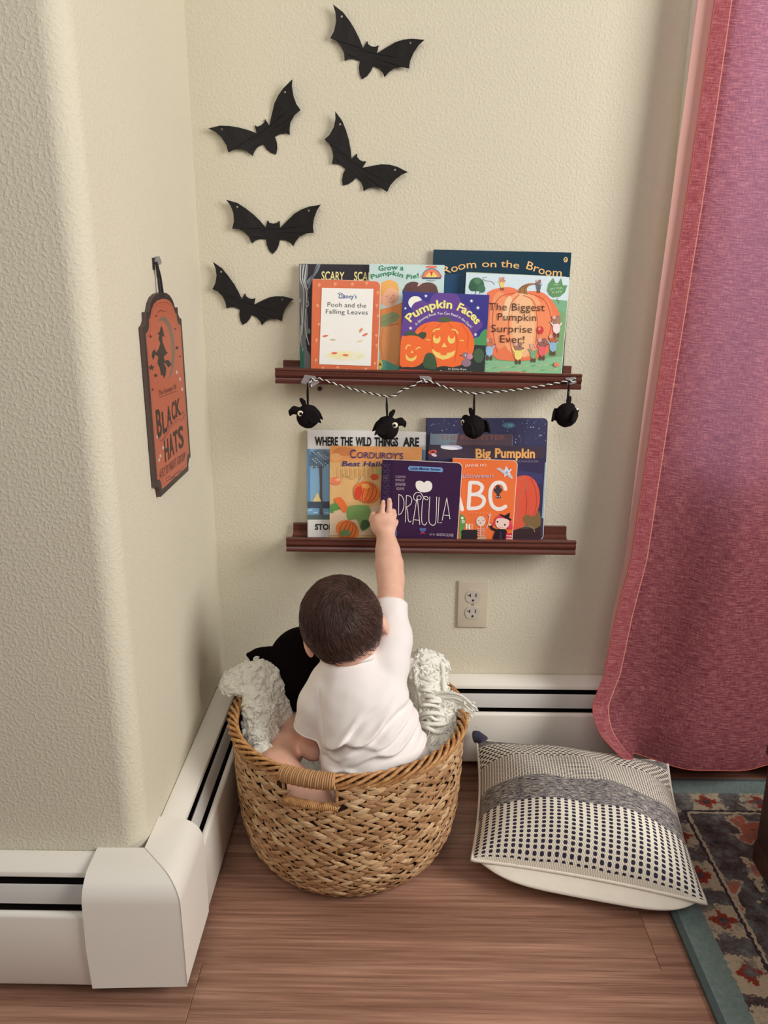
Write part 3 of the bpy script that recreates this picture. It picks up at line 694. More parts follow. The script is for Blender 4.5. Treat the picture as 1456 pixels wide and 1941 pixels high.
p.poly([(650, 1230), (680, 1120), (740, 1100), (790, 1160), (800, 1270), (700, 1275)], (62, 84, 58), True); p.ell(1265, 1130, 60, 80, (66, 90, 66))
p.ell(1130, 1210, 52, 44, (140, 112, 128)); p.ell(1130, 1130, 46, 34, (140, 112, 128), 25); p.ell(1170, 1140, 32, 34, (196, 128, 150)); p.ell(1120, 1125, 8, 8, (240, 236, 232)); p.ell(1070, 1130, 8, 7, (60, 48, 56))
p.poly([(388, 1282), (722, 1296), (720, 1322), (386, 1310)], (222, 62, 50))
p.part = 'lettering'
p.text('Pumpkin', [(515, 765), (580, 700), (720, 630), (850, 605), (972, 612)], 92, (246, 220, 132), .03); p.text('Faces', [(1020, 625), (1110, 670), (1180, 720), (1235, 790)], 92, (246, 220, 132), .03)
p.text('A Glowing Book You Can Read in the Dark!', [(575, 800), (680, 720), (800, 682), (930, 680), (1060, 725), (1180, 830)], 30, (240, 226, 226), .004)
p.text('SCHOLASTIC', [(420, 1308), (700, 1320)], 18, (246, 206, 196), .01); p.text('by Emma Rose', [(930, 1285), (1130, 1292)], 22, (220, 216, 204)); p.text('Illustrated by Judith Moffatt', [(840, 1312), (1222, 1326)], 22, (220, 216, 204))
p.build(p.root)

# --- lower ledge, back row
p = book('picture_book', 'white banded hardcover picture book with blue cover scene, left end of the lower ledge', (582, 815), (808, 818), (582, 1010), -.0305, -.0165, fl_lo, .009, (226, 222, 216), G_LO, 'hard')
p.zoom(570, 800, 8.441)
p.poly([(98, 430), (2005, 445), (2005, 1560), (98, 1560)], (128, 166, 196)); p.poly([(98, 430), (150, 430), (155, 1560), (98, 1560)], (84, 134, 176))
p.poly([(98, 1380), (2005, 1380), (2005, 1500), (98, 1490)], (112, 160, 196)); p.poly([(98, 1480), (2005, 1490), (2005, 1560), (98, 1560)], (92, 106, 104))
for k in range(20): p.ell(150+k*90, 1410+(k*37) % 70, 40, 9, (182, 206, 220), -6)
p.ell(300, 590, 170, 150, (96, 118, 140)); p.ell(360, 530, 110, 90, (112, 132, 152)); p.ell(220, 660, 80, 80, (92, 112, 132))
for k in range(46): p.ell(170+(k*71) % 270, 480+(k*97) % 250, 15, 7, (188, 202, 212) if k % 2 else (70, 88, 104), (k*47) % 180)
p.poly([(295, 700), (345, 700), (345, 1100), (360, 1480), (300, 1480), (310, 1000)], (88, 80, 80)); p.poly([(180, 1285), (270, 1120), (330, 1270)], (216, 196, 138))
p.poly([(98, 1270), (460, 1270), (460, 1380), (98, 1370)], (70, 82, 96))
p.part = 'lettering'; BK = (30, 28, 30)
for t, x0, x1, y in (('WHERE', 228, 598, 374), ('THE', 638, 832, 376), ('WILD', 880, 1132, 378), ('THINGS', 1182, 1560, 382), ('ARE', 1640, 1895, 384)): p.text(t, [(x0, y-2), (x1, y+2)], 140, BK, .035)
p.text('STORY AND PICTURES', [(232, 1718), (1400, 1726)], 92, BK, .03)
p.build(p.root)

p = book('board_book', 'dark starry sky board book, tallest on the lower ledge at right', (808, 792), (1039, 793), (806, 1012), -.0305, -.0165, fl_lo, .009, (62, 62, 92), G_LO, 'board', .25)
p.zoom(860, 780, 7.28)
p.ell(760, 190, 90, 40, (74, 106, 128)); p.ell(780, 190, 40, 18, (96, 140, 156)); p.ell(300, 200, 160, 60, (72, 58, 84))
rs = random.Random(5)
for k in range(70): q = rs.random(); p.ell(-330+rs.random()*1600, 120+rs.random()*330, 3+4*q*q, 3+4*q*q, (206, 212, 224))
p.part = 'edge_strip'; p.poly([(1245, 700), (1290, 700), (1250, 1470), (1215, 1470)], (150, 176, 190))
p.build(p.root)

p = book('picture_book', 'grey brown picture book peeking up between the starry and the dark pumpkin books', (815, 822), (973, 823), (812, 1012), -.0385, -.023, fl_lo, .003, (88, 72, 82), G_LO)
p.zoom(860, 780, 7.28); p.poly([(-325, 308), (60, 308), (30, 480), (-330, 480)], (112, 126, 138)); p.line([(815, 350), (808, 420), (812, 470)], 8, (130, 116, 124))
p.part = 'lettering'; p.text('THE MONSTER', [(-185, 395), (712, 388)], 66, (138, 88, 76), .0); p.text('WHO WAS HUNGRY', [(-60, 470), (560, 468)], 52, (120, 88, 84), .0)
p.build(p.root)

# --- lower ledge, middle
p = book('picture_book', 'dark purple picture book with big orange pumpkin, right side of the lower ledge', (812, 843), (1035, 845), (806, 1012), -.0465, -.030, fl_lo, .004, (58, 52, 82), G_LO, rough=.22)
p.zoom(860, 780, 7.28)
p.poly([(-350, 462), (1260, 470), (1255, 640), (-350, 640)], (66, 54, 68)); p.poly([(820, 800), (1230, 860), (1225, 1000), (820, 1000)], (60, 58, 100)); p.poly([(820, 1480), (1210, 1440), (1200, 1760), (820, 1760)], (84, 72, 62)); p.poly([(820, 1600), (1000, 1620), (1200, 1580), (1200, 1760), (820, 1760)], (58, 40, 44))
p.ell(-30, 490, 150, 36, (186, 188, 214), 5); p.ell(-60, 505, 120, 22, (226, 226, 236), 5)
p.ell(-290, 560, 60, 32, (206, 92, 76), -8); p.ell(-285, 562, 25, 16, (90, 48, 52)); p.ell(-270, 600, 40, 20, (228, 196, 206), 20)
p.poly([(700, 900), (880, 900), (960, 880), (1060, 900), (1140, 980), (1185, 1120), (1180, 1300), (1120, 1440), (1000, 1560), (880, 1620), (700, 1600)], (206, 84, 62), True)
for q in ([(900, 890), (1000, 1000), (990, 1060), (900, 1180), (870, 1360), (900, 1540)],): p.line(q, 9, (136, 116, 92))
for q in ([(1060, 910), (1130, 1080), (1140, 1300), (1080, 1480)], [(990, 1080), (1010, 1250), (990, 1450)]): p.line(q, 8, (164, 58, 50))
p.poly([(950, 1480), (1020, 1420), (1100, 1450), (1180, 1370), (1195, 1560), (1100, 1620), (1000, 1560)], (120, 96, 62), True); p.line([(930, 1590), (1040, 1580), (1100, 1610), (1120, 1660)], 10, (150, 126, 96))
p.part = 'lettering'; p.text('Big', [(305, 640), (515, 634)], 128, (236, 166, 96), .034); p.text('Pumpkin', [(570, 632), (1122, 640)], 128, (236, 166, 96), .034); p.text('S.D. SCHINDLER', [(760, 700), (1170, 700)], 26, (140, 124, 140))
p.build(p.root)

p = book('picture_book', 'tan autumn picture book with pumpkins, left of the dark purple board book on lower ledge', (625, 845), (800, 848), (625, 1010), -.046, -.030, fl_lo, .003, (214, 172, 116), G_LO)
p.zoom(570, 800, 8.441)
p.poly([(458, 372), (1940, 390), (1930, 600), (1300, 640), (460, 640)], (218, 150, 92)); p.ell(700, 470, 180, 70, (204, 128, 76)); p.ell(1500, 440, 260, 60, (222, 160, 104)); p.ell(560, 560, 90, 60, (226, 166, 110))
for k in range(40): x = 520+k*24; p.line([(x, 720+(k*31) % 40), (x+8, 860+(k*53) % 70)], 6, ((196, 152, 92), (226, 192, 128), (176, 140, 80))[k % 3])
p.poly([(455, 1420), (700, 1400), (1290, 1330), (1290, 1800), (455, 1810)], (206, 182, 152)); 
p.line([(670, 840), (720, 880), (770, 870), (800, 910), (830, 900)], 6, (120, 96, 56)); p.poly([(1200, 760), (1290, 740), (1290, 820), (1230, 830)], (164, 172, 104), True)
def pumpkin(x, y, rx, ry, a, c, c2):
    p.ell(x, y, rx, ry, c, a)
    for k in (-.62, -.28, .08, .42, .72):
        ca, sa = math.cos(math.radians(a)), math.sin(math.radians(a)); pts = []
        for t in (-.9, -.5, 0, .5, .9): lx, ly = rx*k*math.sqrt(max(0, 1-t*t))*.98, ry*t; pts.append((x+lx*ca-ly*sa, y+lx*sa+ly*ca))
        p.line(pts, rx*.07, c2)
pumpkin(560, 940, 96, 64, 0, (232, 136, 100), (206, 96, 72)); p.ell(600, 920, 40, 26, (242, 166, 124)); p.ell(1180, 875, 62, 46, (206, 84, 52))
p.poly([(930, 1030), (910, 990), (950, 930), (975, 868), (992, 880), (960, 960), (965, 1000)], (196, 184, 168), True)
pumpkin(1060, 1120, 215, 170, 18, (226, 118, 58), (180, 76, 40)); p.ell(920, 1130, 60, 110, (206, 72, 50), 12); p.ell(1040, 1020, 70, 40, (240, 156, 88), 10)
pumpkin(750, 1720, 190, 150, 20, (224, 124, 62), (176, 80, 42)); p.poly([(640, 1810), (650, 1740), (720, 1715), (790, 1750), (780, 1812)], (112, 144, 92), True)
p.poly([(470, 1440), (480, 1330), (560, 1290), (620, 1340), (600, 1400), (540, 1420), (520, 1450)], (92, 140, 76), True); p.poly([(545, 1240), (640, 1200), (740, 1330), (750, 1400), (690, 1450), (620, 1350)], (222, 110, 56), True)
p.poly([(740, 1380), (840, 1330), (1080, 1340), (1130, 1500), (1120, 1650), (980, 1740), (900, 1560), (760, 1560)], (116, 148, 86), True); p.poly([(960, 1690), (980, 1580), (1060, 1560), (1110, 1640), (1020, 1720)], (66, 92, 60), True)
p.part = 'lettering'; IN = (66, 50, 112)
p.text("ORDUROY'S", [(905, 571), (1640, 590)], 100, IN, .008); p.text('C', [(790, 570), (885, 572)], 140, IN, .006); p.text('Best Halloween', [(662, 700), (1720, 712)], 82, IN, .014, .2); p.text('Ever!', [(1500, 800), (1800, 806)], 82, IN, .014, .2)
p.build(p.root)

# --- lower ledge, front
p = book('board_book', 'orange alphabet board book with red haired witch, right of the dark purple board book', (858, 869), (981, 872), (848, 1016), -.0605, -.043, fl_lo, .0085, (238, 112, 60), G_LO, 'board')
p.zoom(860, 780, 7.28); WH = (236, 222, 216)
p.line([(-60, 1352), (40, 985), (118, 1352)], 52, WH, False); p.line([(0, 1240), (90, 1240)], 45, WH, False)
p.line([(228, 985), (205, 1335)], 52, WH, False); p.line([(228, 980), (330, 985), (392, 1030), (375, 1100), (310, 1140), (225, 1145)], 50, WH); p.line([(225, 1145), (340, 1150), (415, 1200), (405, 1280), (330, 1330), (208, 1338)], 50, WH)
p.line([(715, 1070), (690, 1005), (630, 978), (560, 1000), (512, 1080), (505, 1190), (530, 1290), (590, 1340), (660, 1340), (715, 1310)], 52, WH)
BT = (62, 56, 62)
p.ell(612, 1080, 58, 52, BT); p.ell(612, 1045, 34, 30, BT); p.ell(572, 1052, 12, 12, (206, 96, 66)); p.ell(652, 1052, 12, 12, (206, 96, 66)); p.poly([(586, 1120), (640, 1120), (630, 1150), (650, 1170), (648, 1196), (585, 1196), (582, 1170), (600, 1150)], BT); p.star(598, 1175, 12, WH, 3); p.star(630, 1175, 12, WH, 3)
GH = (206, 206, 216); p.star(735, 830, 82, GH, 5, .5, -100); p.poly([(592, 790), (640, 780), (700, 830), (690, 860), (640, 820)], (186, 188, 200), True); p.poly([(740, 870), (800, 880), (812, 930), (770, 910)], (186, 188, 200), True); p.ell(765, 798, 10, 9, (60, 56, 70)); p.ell(733, 845, 22, 24, (160, 170, 190))
p.poly([(88, 1440), (130, 1430), (165, 1490), (150, 1590), (110, 1740), (80, 1760)], (92, 140, 72), True); p.ell(120, 1470, 18, 18, (244, 240, 232)); p.ell(132, 1518, 20, 20, (244, 240, 232)); p.ell(134, 1520, 7, 7, (30, 30, 30)); p.line([(96, 1735), (150, 1735), (178, 1690)], 12, (226, 160, 60))
p.poly([(120, 1640), (325, 1640), (328, 1700), (320, 1770), (120, 1770), (108, 1700)], (44, 38, 44), True); p.line([(130, 1642), (325, 1642)], 22, (44, 38, 44))
for k in range(24): x = 175+(k*37) % 110; y = 1555+(k*29) % 72; p.ell(x, y, 15, 8, ((246, 226, 196), (250, 240, 224), (226, 170, 116))[k % 3], (k*40) % 180)
for k in range(14): p.ell(220+k*24, 1390+(k*31) % 60, 5, 3, ((250, 236, 210), (236, 80, 40))[k % 2])
p.ell(375, 1512, 64, 70, (212, 196, 186)); p.ell(345, 1505, 13, 9, (196, 130, 110)); p.ell(405, 1503, 13, 9, (196, 130, 110)); p.poly([(372, 1520), (386, 1545), (356, 1545)], (206, 96, 70)); p.line([(370, 1580), (372, 1720)], 8, (216, 196, 184))
for k in range(5): p.line([(325, 1618+k*24), (378, 1612+k*24), (432, 1618+k*24)], 7, (206, 186, 178))
p.poly([(335, 1735), (430, 1725), (435, 1768), (330, 1770)], (186, 160, 140), True); p.line([(448, 1610), (480, 1540), (498, 1440)], 12, (216, 186, 176)); p.line([(498, 1450), (478, 1415)], 9, (216, 186, 176)); p.line([(498, 1450), (500, 1405)], 9, (216, 186, 176)); p.line([(498, 1450), (522, 1420)], 9, (216, 186, 176))
p.poly([(530, 1590), (555, 1530), (580, 1470), (640, 1430), (720, 1440), (780, 1490), (800, 1560), (822, 1610), (760, 1620), (700, 1560), (580, 1560)], (206, 62, 84), True); p.ell(672, 1535, 96, 88, (240, 196, 186)); p.poly([(580, 1470), (640, 1430), (720, 1440), (762, 1490), (680, 1470)], (206, 62, 84), True)
p.ell(604, 1520, 12, 13, (40, 26, 30)); p.ell(706, 1560, 12, 13, (40, 26, 30)); p.line([(630, 1590), (655, 1602), (680, 1598)], 6, (196, 96, 96)); p.poly([(640, 1430), (660, 1418), (790, 1480), (770, 1500)], (34, 26, 36), True); p.poly([(690, 1440), (730, 1420), (778, 1392), (770, 1440), (762, 1480)], (34, 26, 36))
p.poly([(580, 1640), (640, 1620), (720, 1630), (740, 1700), (730, 1775), (550, 1775)], (36, 28, 38), True); p.line([(508, 1580), (540, 1618), (600, 1640)], 34, (36, 28, 38)); p.ell(500, 1560, 16, 14, (240, 196, 186)); p.poly([(640, 1650), (660, 1650), (672, 1770), (625, 1770)], (66, 42, 62))
p.poly([(722, 1676), (824, 1680), (820, 1775), (715, 1772)], (196, 38, 52))
p.part = 'lettering'; p.text('JANNIE HO', [(155, 762), (450, 756)], 38, (246, 214, 196), .004); p.text('Halloween', [(20, 918), (548, 912)], 62, (186, 164, 180), .01); p.text('nosy', [(730, 1722), (812, 1724)], 34, (246, 226, 222), .01); p.text('crow', [(726, 1762), (806, 1764)], 34, (246, 226, 222), .01)
p.build(p.root)

p = book('board_book', 'dark purple square board book held by the child at centre of the lower ledge', (725, 871), (876, 878), (718, 1016), -.0725, -.056, fl_lo, .0095, (54, 26, 62), G_LO, 'board', .35)
p.zoom(710, 860, 8.089); DW = (236, 226, 216)
p.poly([(112, 100), (280, 110), (280, 1290), (100, 1280)], (46, 24, 56)); 
for k in range(7): y = 160+k*82; p.line([(130, y), (165, y+20), (200, y-5), (235, y+25)], 5, (104, 84, 110)); p.line([(140, y+45), (180, y+38), (225, y+60)], 5, (94, 74, 100))
for k in range(8): p.line([(170+48*math.cos(k*PI/4), 372+48*math.sin(k*PI/4)), (170+30*math.cos(k*PI/4+.3), 372+30*math.sin(k*PI/4+.3))], 6, (104, 84, 110))
p.ell(170, 372, 14, 14, (104, 84, 110))
p.poly([(510, 218), (535, 186), (1030, 210), (1054, 242), (1040, 284), (530, 258)], (110, 146, 192))
p.poly([(760, 440), (800, 415), (850, 425), (880, 460), (882, 520), (850, 570), (760, 592), (690, 575), (645, 535), (630, 480), (640, 430), (690, 412), (735, 425)], DW, True)
p.line([(372, 628), (368, 935)], 10, DW, False); p.line([(372, 622), (420, 650), (450, 730), (445, 830), (410, 910), (368, 935)], 10, DW)
p.line([(488, 640), (474, 1045)], 10, DW, False); p.line([(488, 640), (540, 650), (572, 700), (555, 770), (490, 820)], 10, DW); p.line([(490, 820), (510, 900), (515, 1000), (535, 1045), (562, 1030)], 10, DW)
p.line([(655, 650), (585, 1080)], 10, DW, False); p.line([(655, 650), (694, 1085)], 10, DW, False); p.line([(610, 1010), (690, 1020)], 9, DW, False)
p.line([(660, 720), (610, 700), (602, 640), (640, 596), (700, 596), (735, 640), (770, 690), (805, 706), (822, 680), (795, 655), (755, 670), (733, 760), (722, 980), (735, 1070), (775, 1090), (802, 1050)], 10, DW); p.ell(683, 672, 36, 36, DW); p.ell(683, 672, 27, 27, (54, 26, 62))
p.line([(848, 660), (832, 980), (850, 1070), (900, 1095), (935, 1060), (945, 940), (952, 662)], 10, DW); p.line([(990, 668), (970, 1058), (1030, 1056)], 10, DW, False); p.line([(1108, 678), (1036, 1018)], 10, DW, False); p.line([(1108, 678), (1156, 998)], 10, DW, False); p.line([(1062, 940), (1148, 946)], 9, DW, False)
p.poly([(685, 1135), (795, 1140), (780, 1190), (700, 1190)], (84, 96, 150)); p.poly([(690, 1235), (735, 1190), (790, 1230), (740, 1215)], (196, 60, 88)); p.poly([(285, 1175), (345, 1175), (340, 1260), (280, 1255)], (92, 110, 160))
p.part = 'lettering'
p.text('Little Master Stoker', [(555, 238), (1012, 258)], 36, (30, 34, 80), .012, .1)
for t, x0, x1, y, hh in (('A COUNTING', 318, 474, 366, 36), ('PRIMER BY', 322, 462, 418, 36), ('JENNIFER', 318, 474, 486, 46), ('ADAMS', 332, 455, 552, 44)): p.text(t, [(x0, y), (x1, y+5)], hh, (176, 160, 172), -.004)
p.text('ART BY', [(842, 1248), (930, 1252)], 28, (190, 176, 186)); p.text('ALISON OLIVER', [(948, 1256), (1210, 1270)], 46, (190, 176, 186))
p.build(p.root)

# ------------------------------------------------------------------ paper bats on the wall
BAT = [(153, 1150), (215, 1168), (262, 1198), (305, 1232), (345, 1272), (374, 1307), (380, 1285), (386, 1264), (396, 1280), (418, 1285), (440, 1281), (454, 1268), (456, 1290), (456, 1312), (495, 1272), (540, 1230), (580, 1206), (625, 1189), (694, 1179), (672, 1210), (655, 1255), (648, 1298), (653, 1340), (610, 1343), (570, 1362), (548, 1388), (533, 1416), (518, 1396), (490, 1382), (455, 1378), (450, 1408), (436, 1438), (414, 1461), (394, 1440), (380, 1408), (376, 1376), (340, 1374), (315, 1384), (296, 1400), (280, 1362), (255, 1335), (222, 1318), (186, 1316), (196, 1275), (193, 1225), (178, 1185)]
HOLES = [(215, 1191), (624, 1212)]
src = np.array([(153, 1150), (694, 1179), (414, 1461)], float)
bats = [('black paper bat at the very top of the wall, highest of the five', [(765, 35), (1286, 238), (928, 455)]),
        ('black paper bat at the left with its right wing raised, second highest', [(52, 743), (532, 463), (434, 887)]),
        ('black paper bat tilted steeply with left wing up, right of the middle', [(777, 645), (1192, 993), (818, 1066)]),
        ('black paper bat with level wings, just above the lowest bat', [(153, 1150), (694, 1179), (414, 1461)]),
        ('lowest black paper bat, left of the books on the upper ledge', [(77, 1505), (540, 1718), (241, 1868)])]
def bez_outline(P):
    return P
for lab, dst in bats:
    A = np.linalg.solve(np.c_[src, np.ones(3)], np.array(dst, float))
    tr_ = lambda q: np.array([q[0], q[1], 1])@A
    cpt = tr_((415, 1330)); ct = at(380+cpt[0]/3.033, cpt[1]/3.033, 1, -.003)
    r = root('bat_cutout', (ct[0], 0, ct[2]), lab, 'bat decoration', 'black bat cutouts on the wall')
    def W(q):
        z = tr_(q); P = at(380+z[0]/3.033, z[1]/3.033, 1, -.004); a = abs(q[0]-415)/270; cre = .004*math.exp(-((a-.55)/.12)**2)
        return np.array([P[0], -.0025-.012*a*a-cre*.5, P[2]])
    loops = [BAT]+[[(hx+5.5*math.cos(t), hy+6.5*math.sin(t)) for t in [2*PI*i/10 for i in range(10)]] for hx, hy in HOLES]
    # fine interior grid so that the wings can bend: split each loop edge, then tessellate
    bm = bmesh.new(); vv = []
    tri = tessellate_polygon([[Vector((q[0], q[1], 0)) for q in l] for l in loops])
    for l in loops: vv += [bm.verts.new((q[0], q[1], 0)) for q in l]
    for t in tri:
        try: bm.faces.new([vv[i] for i in t])
        except ValueError: pass
    bmesh.ops.subdivide_edges(bm, edges=[e for e in bm.edges if e.calc_length() > 60], cuts=3, use_grid_fill=True)
    bmesh.ops.triangulate(bm, faces=bm.faces)
    for v_ in bm.verts: v_.co = Vector(W((v_.co[0], v_.co[1])))
    bmesh.ops.recalc_face_normals(bm, faces=bm.faces)
    bm.normal_update()
    if sum(f.normal.y for f in bm.faces) > 0: bmesh.ops.reverse_faces(bm, faces=bm.faces)
    bmesh.ops.solidify(bm, geom=bm.faces, thickness=.0013)
    me = bpy.data.meshes.new('paper_bat'); bm.to_mesh(me); bm.free(); me.materials.append(M_black)
    o = bpy.data.objects.new('paper', me); COL.objects.link(o); put(o, r)
    b = MB(); P = at(380+cpt[0]/3.033, cpt[1]/3.033, 1, 0); b.box((P[0]-.006, -.0024, P[2]-.006), (P[0]+.006, -.0003, P[2]+.006)); put(b.build('sticky_pad', plain('sticky_pad', (220, 214, 200))), r)

# ------------------------------------------------------------------ hanging sign on the left return
XF = .0078; SY = (at(273, 640, 0, XF)[1]+at(345, 620, 0, XF)[1])/2; HWS = (at(345, 620, 0, XF)[1]-at(273, 640, 0, XF)[1])/2
r = root('hanging_sign', (.002, SY, .768), 'orange and black wooden sign with a flying witch, hung on the left wall', 'sign')
def sign_outline(ins=0.0):
    hw = HWS-ins; nt = .022; z0, z1 = .766+ins, 1.068-ins; right = []
    right += [(hw-nt, z0)]+[(hw-nt+nt*math.sin(t)*1.0, z0+nt-nt*math.cos(t)) if False else (hw-nt*math.cos(t), z0+nt*math.sin(t)) for t in [PI/2*i/6 for i in range(6, -1, -1)]][1:] if False else [(hw-nt, z0), (hw-nt+.002, z0+.012), (hw-.012, z0+nt-.002), (hw, z0+nt)]
    right += [(hw, z1-nt), (hw-.012, z1-nt+.003), (hw-nt+.001, z1-.012), (hw-nt, z1)]
    right += [(.078, z1), (.074, z1+.004), (.066, z1+.013), (.05, z1+.0215), (.03, z1+.0262), (.0, z1+.028)]
    return [(SY+a, z) for a, z in right]+[(SY-a, z) for a, z in reversed(right[:-1])]
b = MB(); b.extrude(sign_outline(), (.0012, 0, 0), (0, 1, 0), (0, 0, 1), (1, 0, 0), XF-.0012)
put(b.build('board', plain('dark_stained_mdf', (84, 66, 60), .6)), r)
p = Print((XF, 0, 0), (0, 1, 0), (0, 0, 1), (1, 0, 0)); p.part = 'face'; p.split = False
def raw(poly, c): p._put(poly, [tuple(t) for t in tessellate_polygon([[Vector((a[0], a[1], 0)) for a in poly]])], c)
raw(sign_outline(.0005), (38, 26, 30)); raw(sign_outline(.0105), (168, 86, 62)); raw(sign_outline(.0155), (120, 58, 48)); raw(sign_outline(.0165), (168, 86, 62))
p.part = 'picture'; p.zoom(230, 470, 3.882); K = (34, 20, 24)
p.poly([(265, 540), (290, 508), (325, 508), (360, 560), (385, 650), (394, 760), (388, 860), (370, 930), (345, 975), (362, 890), (370, 780), (362, 670), (340, 580), (305, 535)], (112, 92, 78))
p.poly([(292, 568), (305, 600), (318, 655), (300, 648), (302, 690), (312, 715), (330, 760), (342, 770), (322, 790), (312, 800), (318, 830), (345, 822), (370, 858), (345, 880), (325, 850), (312, 845), (330, 885), (325, 935), (312, 960), (305, 935), (292, 940), (280, 880), (265, 850), (270, 800), (250, 785), (235, 825), (222, 800), (228, 760), (245, 745), (255, 770), (275, 740), (285, 700), (272, 670), (278, 640), (262, 628), (280, 620)], K)
for x, y, k in ((214, 652, 16), (396, 596, 11), (408, 735, 19), (430, 798, 11), (220, 880, 28), (252, 938, 19), (229, 1042, 12), (256, 500, 9)): p.star(x, y, k, K, 5, .4)
for q in ([(270, 475), (290, 458), (310, 470), (330, 462)], [(325, 1700), (350, 1680), (375, 1690), (400, 1660), (440, 1640)], [(330, 1712), (365, 1700), (420, 1672)]): p.line(q, 5, (96, 48, 44))
p.line([(275, 1412), (305, 1408), (345, 1330), (400, 1265), (450, 1258), (462, 1225), (448, 1205), (440, 1225)], 4, (110, 60, 50)); p.line([(285, 1425), (320, 1400), (360, 1330), (405, 1280), (445, 1270)], 3, (110, 60, 50)); p.line([(278, 1100), (410, 1052)], 3, K)
for x, y in ((405, 915), (430, 965), (445, 1040), (275, 1560), (285, 1530), (262, 1390), (305, 1470)): p.ell(x, y, 8, 14, (190, 160, 150))
p.part = 'lettering'
p.text('The Society Of', [(275, 1088), (405, 1036)], .009, (84, 44, 42), upright=True)
for ch, x0, y0, x1, y1, hh in (('B', 266, 1398, 300, 1374, .047), ('L', 306, 1366, 336, 1340, .0375), ('A', 338, 1318, 370, 1288, .034), ('C', 374, 1270, 398, 1249, .031), ('K', 402, 1246, 438, 1222, .031), ('H', 322, 1572, 352, 1550, .037), ('A', 356, 1542, 388, 1516, .040), ('T', 390, 1510, 420, 1486, .0385), ('S', 424, 1480, 460, 1450, .039)): p.text(ch, [(x0, y0), (x1, y1)], hh, K, .022, upright=True)
p.text('A FLY BY NIGHT GROUP', [(282, 1700), (470, 1556)], .0155, (92, 48, 44), upright=True)
p.build(r)
M_rib = plain('black_ribbon', (30, 24, 26), .6)
b = MB()
T = at(295, 497, 0, .005)
for dy in (-.0035, .0035): b.tube([(.0075, SY+dy*2.4, 1.088), (.006, SY+dy*1.5, 1.12), (.006, T[1]+dy*.35, T[2])], .0022, 6)
put(b.build('ribbon_loop', M_rib), r)
r = root('adhesive_hook', (.0, T[1], T[2]), 'small grey clear hook strip on left wall holding the sign ribbon', 'hook')
b = MB(); b.extrude([(-.003, -.012), (.003, -.012), (.003, .007), (-.003, .007)], (.0006, T[1], T[2]), (0, 1, 0), (0, 0, 1), (1, 0, 0), .002); put(b.build('strip', M_rib), r)
b = MB(); b.extrude([(.002, -.002), (.03, -.004), (.042, .0), (.03, .010), (.012, .009), (.002, .003)], (.0026, T[1], T[2]), (0, 1, 0), (0, 0, 1), (1, 0, 0), .0012); put(b.build('tape_tab', plain('grey_tape', (128, 130, 132), .35)), r)

# ------------------------------------------------------------------ twine garland with four black birds
TY = -.0945
def twine_path(pts, per=14):
    P = [at(x, y, 1, TY) for x, y in pts]; out = []
    for a, c in zip(P[:-1], P[1:]):
        for k in range(per): t = k/per; q = a+(c-a)*t; q[2] -= .004*math.sin(PI*t); out.append(q)
    return out+[P[-1]]
r = root('twine', tuple(at(803, 718, 1, TY)), 'black and white twine swagged along the front of the upper ledge', 'string')
path = twine_path([(592, 733), (587, 724), (590, 717), (605, 717), (737, 752), (762, 738), (802, 718), (812, 721), (898, 746), (1080, 721), (1092, 718)], 24)
d = [0.0]
for a, c in zip(path[:-1], path[1:]): d.append(d[-1]+np.linalg.norm(c-a))
for nm, col_, ph in (('white_strand', (236, 230, 220), 0), ('black_strand', (28, 24, 26), PI)):
    N = 520; Q = []
    for i in range(N):
        l = d[-1]*i/(N-1); c = np.array([np.interp(l, d, [q[k] for q in path]) for k in range(3)])
        c2 = np.array([np.interp(min(l+.002, d[-1]), d, [q[k] for q in path]) for k in range(3)]); c1 = np.array([np.interp(max(l-.002, 0), d, [q[k] for q in path]) for k in range(3)])
        t = (c2-c1)/np.linalg.norm(c2-c1); x = np.array([0, -1., 0]); y = np.cross(t, x); a = ph+l/.015*2*PI
        Q.append(c+.0010*(math.cos(a)*x+math.sin(a)*y))
    b = MB(); b.tube(Q, .00125, 5); o = put(b.build(nm, plain(nm, col_, .8), smooth=True), r); o['label'] = nm.replace('_', ' ')
n = NT('clear_tape', .18, .6); n.b.inputs['Base Color'].default_value = rgb((190, 184, 186)); n.b.inputs['Alpha'].default_value = .38
for lab, q in (('clear tape holding the left end of the twine', [(570, 726), (578, 710), (598, 713), (606, 725), (594, 732), (583, 729)]), ('clear tape holding the middle of the twine', [(795, 712), (814, 713), (819, 717), (817, 724), (798, 725)]), ('clear tape holding the right end of the twine', [(1072, 716), (1091, 714), (1093, 726), (1076, 730)])):
    P = [at(x, y, 1, -.0925) for x, y in q]; c = sum(P)/len(P); r = root('tape', tuple(c), lab, 'tape', 'clear tapes on the upper ledge')
    b = MB(); b.extrude([(a[0], a[2]) for a in P], (0, -.0936, 0), (1, 0, 0), (0, 0, 1), (0, 1, 0), .0006); put(b.build('strip', n.mat), r)

